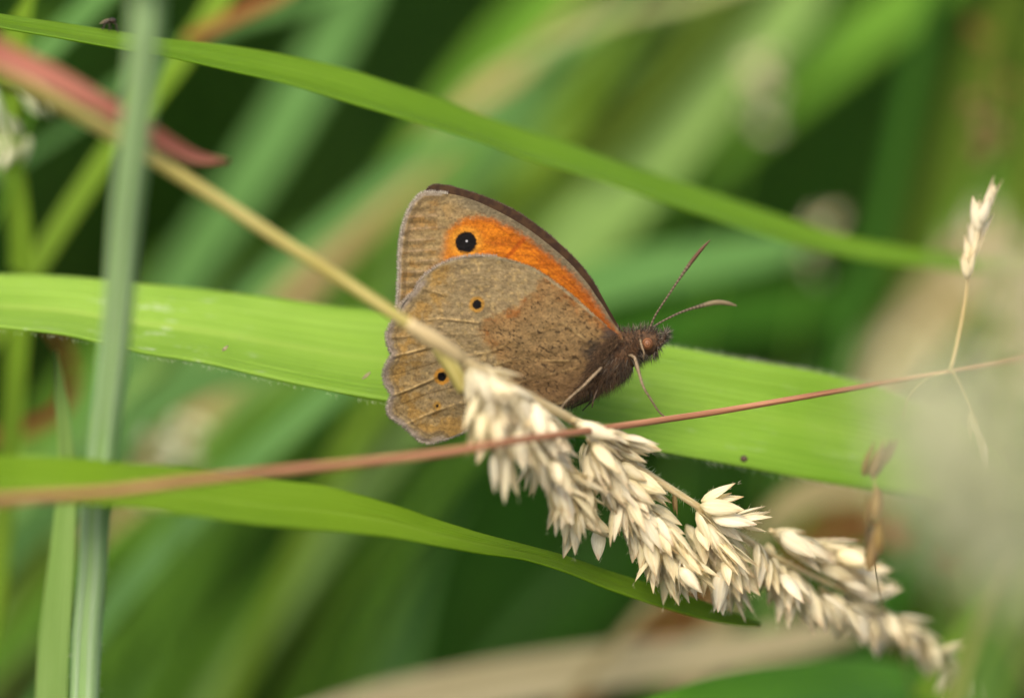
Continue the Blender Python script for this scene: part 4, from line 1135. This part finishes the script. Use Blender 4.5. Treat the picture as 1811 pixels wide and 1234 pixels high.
# ------------------------------------------------------------------ blurred background leaves
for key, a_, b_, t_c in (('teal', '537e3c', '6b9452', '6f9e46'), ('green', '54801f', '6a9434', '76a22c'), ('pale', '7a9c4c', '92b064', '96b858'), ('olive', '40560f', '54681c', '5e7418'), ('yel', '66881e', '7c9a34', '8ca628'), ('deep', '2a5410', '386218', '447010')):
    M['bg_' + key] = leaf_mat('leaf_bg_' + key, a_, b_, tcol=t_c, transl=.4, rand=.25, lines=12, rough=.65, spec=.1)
G1 = 'blurred grass leaves leaning behind the butterfly'
BG = [  # name key, points, widths, depth, material, label
    ('teal', [(150, 760), (330, 480), (470, 270), (560, 120), (640, -20), (720, -200)], [60, 84, 90, 84, 60, 10], (.12, .15), 'wide blue-green grass leaf blurred behind the straw stem'),
    ('green', [(560, 640), (690, 380), (800, 220), (900, 90), (1000, -30), (1120, -190)], [60, 100, 118, 118, 90, 10], (.13, .17), 'wide mid green grass leaf blurred behind the arching leaf, above the wing'),
    ('tan', [(430, 640), (560, 480), (700, 335), (840, 190), (960, 80), (1080, -40), (1180, -160)], [50, 56, 58, 46, 22, 12, 4], (.11, .14), 'tan dead leaf running diagonally behind the wing apex'),
    ('teal', [(280, 700), (420, 540), (580, 405), (730, 285), (880, 190), (1000, 110), (1100, 20)], [30, 44, 46, 44, 36, 24, 6], (.075, .10), 'narrow grey-green grass leaf crossing diagonally between broad leaf and arching leaf'),
    ('straw3', [(760, 235), (850, 140), (950, 88), (1080, 34), (1220, -2), (1340, -40), (1520, -90), (1720, -110), (1900, -60), (2000, 20)], [3, 8, 15, 19, 20, 20, 20, 20, 20, 20], (.085, .10), 'pale straw coloured blade curving to the upper edge above the arching leaf'),
    ('pale', [(840, 640), (960, 500), (1060, 395), (1160, 280), (1280, 140), (1400, 20), (1500, -140)], [60, 104, 122, 122, 110, 90, 10], (.12, .16), 'wide pale green grass leaf blurred behind the forewing edge'),
    ('green', [(1080, 480), (1220, 320), (1380, 175), (1540, 50), (1660, -40), (1780, -150)], [40, 70, 96, 100, 80, 10], (.14, .18), 'mid green leaf blurred beyond the arching leaf towards the right'),
    ('teal', [(860, 590), (1000, 525), (1130, 485), (1260, 462), (1380, 440), (1470, 410)], [60, 84, 90, 84, 60, 8], (.07, .09), 'blue-green leaf lying almost level behind the antennae'),
    ('deep', [(1440, 760), (1480, 650), (1520, 520), (1565, 370), (1600, 210), (1640, 40), (1680, -140)], [44, 44, 44, 42, 40, 36, 8], (.085, .12), 'upright narrow dark green leaf between the antennae and the small seed spike'),
    ('yel', [(-40, 640), (60, 475), (150, 335), (250, 195), (330, 90), (395, -10), (460, -130)], [34, 40, 42, 42, 42, 40, 8], (.045, .055), 'bright yellow-green blade slanting behind the pink dead leaf'),
    ('yel', [(20, 760), (35, 560), (36, 420), (24, 300), (16, 200), (20, 90), (60, -20)], [42, 44, 44, 42, 42, 60, 10], (.04, .03), 'upright yellow-green blade behind the pink dead leaf base'),
    ('teal', [(-20, 200), (70, 100), (130, 40), (200, -30), (300, -140)], [40, 46, 46, 40, 8], (.05, .06), 'grey-green blade slanting up behind the tiny fly'),
    ('teal', [(120, 230), (200, 165), (280, 115), (400, 45), (520, 10), (640, -40)], [24, 36, 36, 36, 34, 8], (.06, .075), 'pale grey-green blade blurred just under the arching leaf'),
    ('rust', [(330, 72), (410, 32), (480, 0), (560, -40)], [20, 26, 24, 4], (.05, .055), 'short rust brown dead blade above the arching leaf'),
    ('teal', [(140, 860), (260, 730), (370, 670), (500, 640), (620, 640), (720, 660)], [50, 64, 60, 54, 40, 8], (.06, .075), 'blue-green leaf bending level under the broad leaf'),
    ('green', [(300, 900), (440, 780), (560, 690), (660, 640), (760, 600)], [70, 100, 100, 80, 12], (.10, .12), 'mid green leaf blurred under the broad leaf left of the hindwing'),
    ('green', [(180, 1420), (330, 1240), (470, 1090), (600, 950), (720, 800), (820, 660)], [80, 104, 112, 112, 90, 12], (.11, .13), 'wide bright green leaf slanting below the tapering leaf'),
    ('teal', [(640, 1460), (672, 1240), (700, 1080), (740, 920), (800, 760), (850, 640)], [100, 112, 112, 104, 80, 12], (.12, .14), 'wide upright blue-green leaf below the tapering leaf'),
    ('green', [(110, 1300), (230, 1130), (340, 1000), (470, 860), (600, 740)], [60, 80, 84, 70, 10], (.12, .14), 'shaded green leaf slanting beside the grey-green stem foot'),
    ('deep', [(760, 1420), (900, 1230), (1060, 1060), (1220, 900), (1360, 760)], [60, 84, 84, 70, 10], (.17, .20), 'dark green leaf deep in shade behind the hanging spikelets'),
    ('pale', [(84, 1420), (92, 1234), (100, 1100), (112, 960), (118, 840), (108, 700), (100, 620)], [66, 64, 60, 48, 34, 22, 4], (.012, .016), 'light green upright blade just left of the grey-green stem'),
    ('teal', [(-160, 1180), (-40, 1050), (40, 960), (120, 880), (220, 800), (300, 740)], [50, 60, 60, 54, 40, 8], (.06, .08), 'grey-green blade slanting below the tapering leaf at the left edge'),
    ('olive', [(-90, 1420), (-10, 1220), (50, 1060), (110, 900)], [100, 110, 90, 16], (.10, .12), 'olive leaf blurred in the lower left corner'),
    ('olive', [(900, 360), (1060, 270), (1180, 130), (1280, 10), (1380, -140)], [20, 56, 66, 60, 8], (.13, .15), 'olive brown dying leaf behind the arching leaf'),
    ('olive', [(1640, 420), (1700, 260), (1750, 100), (1800, -60), (1850, -200)], [60, 90, 96, 80, 10], (.16, .20), 'olive leaf blurred behind the pale background seed heads'),
    ('olive', [(1740, 900), (1770, 700), (1795, 480), (1815, 260), (1840, 40)], [60, 70, 66, 50, 12], (.06, .08), 'olive yellow leaf upright behind the small seed spike'),
    ('straw2', [(1520, 740), (1590, 640), (1660, 540), (1740, 440), (1800, 370)], [60, 120, 130, 90, 16], (.10, .13), 'broad beige dead leaf blurred behind the end of the reddish stalk'),
    ('straw2', [(1330, 950), (1420, 880), (1520, 860), (1640, 850)], [20, 62, 60, 10], (.07, .08), 'beige dead leaf scrap blurred below the broad leaf'),
    ('rust', [(1380, 1000), (1500, 930), (1620, 940), (1720, 1000)], [30, 60, 50, 8], (.11, .12), 'dark rusty dead leaf in shade behind the brown seed spike'),
    ('deep', [(1520, 1180), (1600, 1030), (1680, 900), (1760, 780)], [40, 62, 60, 8], (.06, .08), 'dark green blade rising behind the brown seed spike'),
    ('deep', [(940, 640), (1120, 600), (1300, 560), (1460, 540), (1600, 500)], [50, 90, 96, 80, 12], (.12, .15), 'dark green leaf lying deep behind the butterfly head'),
    ('straw', [(420, 1318), (640, 1256), (860, 1212), (1080, 1178), (1300, 1152), (1460, 1120), (1560, 1096)], [50, 84, 94, 88, 72, 56, 14], (.055, .075), 'broad straw coloured dead leaf blurred along the bottom edge'),
    ('yel', [(1560, 1420), (1650, 1240), (1760, 1080), (1860, 900)], [60, 84, 84, 12], (.035, .05), 'yellow-green leaf blurred in the lower right corner'),
    ('rust', [(70, 560), (118, 620), (128, 680), (100, 730), (40, 760), (-40, 778), (-120, 790)], [6, 16, 24, 26, 28, 30, 20], (.055, .06), 'curled rusty brown dead blade under the broad leaf'),
]
M['straw2'] = leaf_mat('leaf_dead_beige', '8a8058', 'a09468', tcol='a09060', transl=.3, lines=10, rough=.7, spec=.1)
M['straw3'] = leaf_mat('leaf_fading_pale', '9ca066', 'b8bc86', tcol='c0c480', transl=.35, lines=10, rough=.7, spec=.1)
names = {'straw3': 'fading_leaf', 'straw2': 'dead_leaf', 'teal': 'grey_green_leaf', 'green': 'background_leaf', 'tan': 'dead_leaf', 'straw': 'dead_leaf', 'rust': 'dead_leaf', 'pale': 'background_leaf', 'olive': 'dying_leaf', 'yel': 'background_leaf', 'deep': 'shaded_leaf'}
for key, pts, wd_, dz, lab in BG:
    mt = M['bg_' + key] if 'bg_' + key in M else M[key]
    rs = 'end' if lab.startswith(('curled rusty', 'pale straw')) else None if lab.startswith('short rust') else 'start'
    dz = tuple(z_ if z_ < .085 else .085 + (z_ - .085) * .55 for z_ in dz)
    blade(names[key], lab, pts, [v_ * .9 for v_ in wd_], dz, mat=mt, tilt=rng.uniform(.2, .6), group=G1, root=rs)

# the rest of the sward: look-alike blades leaning the same way, deeper in the blur
DARK = np.array([(330, 200), (520, 360), (720, 120), (620, 770), (1480, 300), (1350, 570), (900, 1030), (1080, 1130), (270, 1160), (545, 1150), (1450, 900), (130, 330), (1500, 560), (1540, 200), (880, 900)])
SW = [('green', 'mid green'), ('teal', 'grey-green'), ('green', 'mid green'), ('pale', 'pale green'), ('olive', 'olive'), ('yel', 'yellow-green')]
made = 0
while made < 46:
    x0, y0 = rng.uniform(-200, 1750), rng.uniform(500, 1350)
    a_ = RAD(rng.normal(50, 9)); L_ = rng.uniform(600, 1100); w_ = rng.uniform(22, 62)
    tq = np.linspace(0, 1, 5)
    xs = x0 + math.cos(a_) * L_ * tq + 60 * tq ** 2 * rng.uniform(0, 1); ys = y0 - math.sin(a_) * L_ * tq + 70 * tq ** 2 * rng.uniform(0, 1)
    xi = np.interp(np.linspace(0, 1, 30), tq, xs); yi = np.interp(np.linspace(0, 1, 30), tq, ys)
    if np.hypot(xi[:, None] - DARK[:, 0], yi[:, None] - DARK[:, 1]).min() < 62 + w_ / 2: continue
    z_ = rng.uniform(.10, .22)
    blade('sward_leaf', ('wide ' if w_ > 42 else 'narrow ') + SW[made % 6][1] + ' grass leaf slanting up to the right deep in the blurred sward', list(zip(xs, ys)), [w_ * .8, w_, w_, w_ * .8, 4], (z_, z_ + .03),
          M['bg_' + SW[made % 6][0]], rng.uniform(.1, .6), ('wide ' if w_ > 42 else 'narrow ') + SW[made % 6][1] + ' leaves deep in the blurred sward', m=5)
    made += 1
# pale blurred seed heads far behind
def puff(label, pts, dz, n, meshes, spread, L=(40, 60)):
    t_, q = spike(label, pts, 0, meshes, 0, dz, .00022, mat=M['bg_green'], name='blurred_seed_head', group='blurred seed heads in the background')
    global LAST
    LAST = t_
    for k in range(n):
        b = q[rng.integers(26, 39)]
        put_spikelet(t_, P(b[0] + rng.normal(0, spread), b[1] + rng.normal(0, spread), b[2] + rng.normal(0, .002)), px_dir(rng.uniform(0, 360), rng.normal(0, .5)), rng.uniform(*L) * MPP, meshes, 1.2)
puff('pale blurred seed head over the wide green leaf right of the straw blade', [(1280, 420), (1310, 300), (1340, 170), (1352, 95)], (.11, .12), 12, SPK, 18)
puff('small pale blurred seed head, topmost of the three at the right edge', [(1820, 330), (1790, 200), (1760, 110), (1746, 62)], (.08, .085), 5, SPK_B, 8)
puff('small tan blurred seed head, middle of the three at the right edge', [(1810, 400), (1780, 280), (1756, 210), (1742, 166)], (.08, .085), 7, SPK_B, 11)
puff('small tan blurred seed head, lowest of the three at the right edge', [(1800, 460), (1775, 340), (1750, 280), (1736, 236)], (.075, .08), 6, SPK_B, 9)
puff('pale blurred seed head just above the arching leaf beyond the antennae', [(1400, 620), (1420, 520), (1440, 430), (1450, 380)], (.10, .11), 6, SPK, 15)
puff('whitish blurred seed head under the broad leaf beside the grey-green stem', [(300, 1000), (310, 880), (318, 790), (318, 730)], (.055, .06), 9, SPK_P, 14)
puff('greenish white blurred seed head touching the tapering leaf beside the grey-green stem', [(230, 1100), (255, 960), (275, 860), (290, 790)], (.06, .065), 14, SPK_P, 24)
puff('pinkish white seed head hanging at the left edge under the pink dead leaf', [(-60, 420), (-40, 330), (-10, 260), (6, 215)], (-.034, -.036), 1, SPK_P, 7, (46, 64))
for x0, y0, x1, y1 in ((-14, 178, 18, 252), (-22, 190, 2, 262), (-18, 150, 6, 222), (72, 152, 108, 212), (66, 146, 96, 200)):
    spik_px(LAST, x0, y0, x1, y1, -.03, SPK_P, fat=.9)
puff('pale green seed head blurred under the pink dead leaf', [(-20, 420), (20, 330), (50, 230), (72, 180)], (.034, .034), 5, SPK_P, 12, (46, 66))
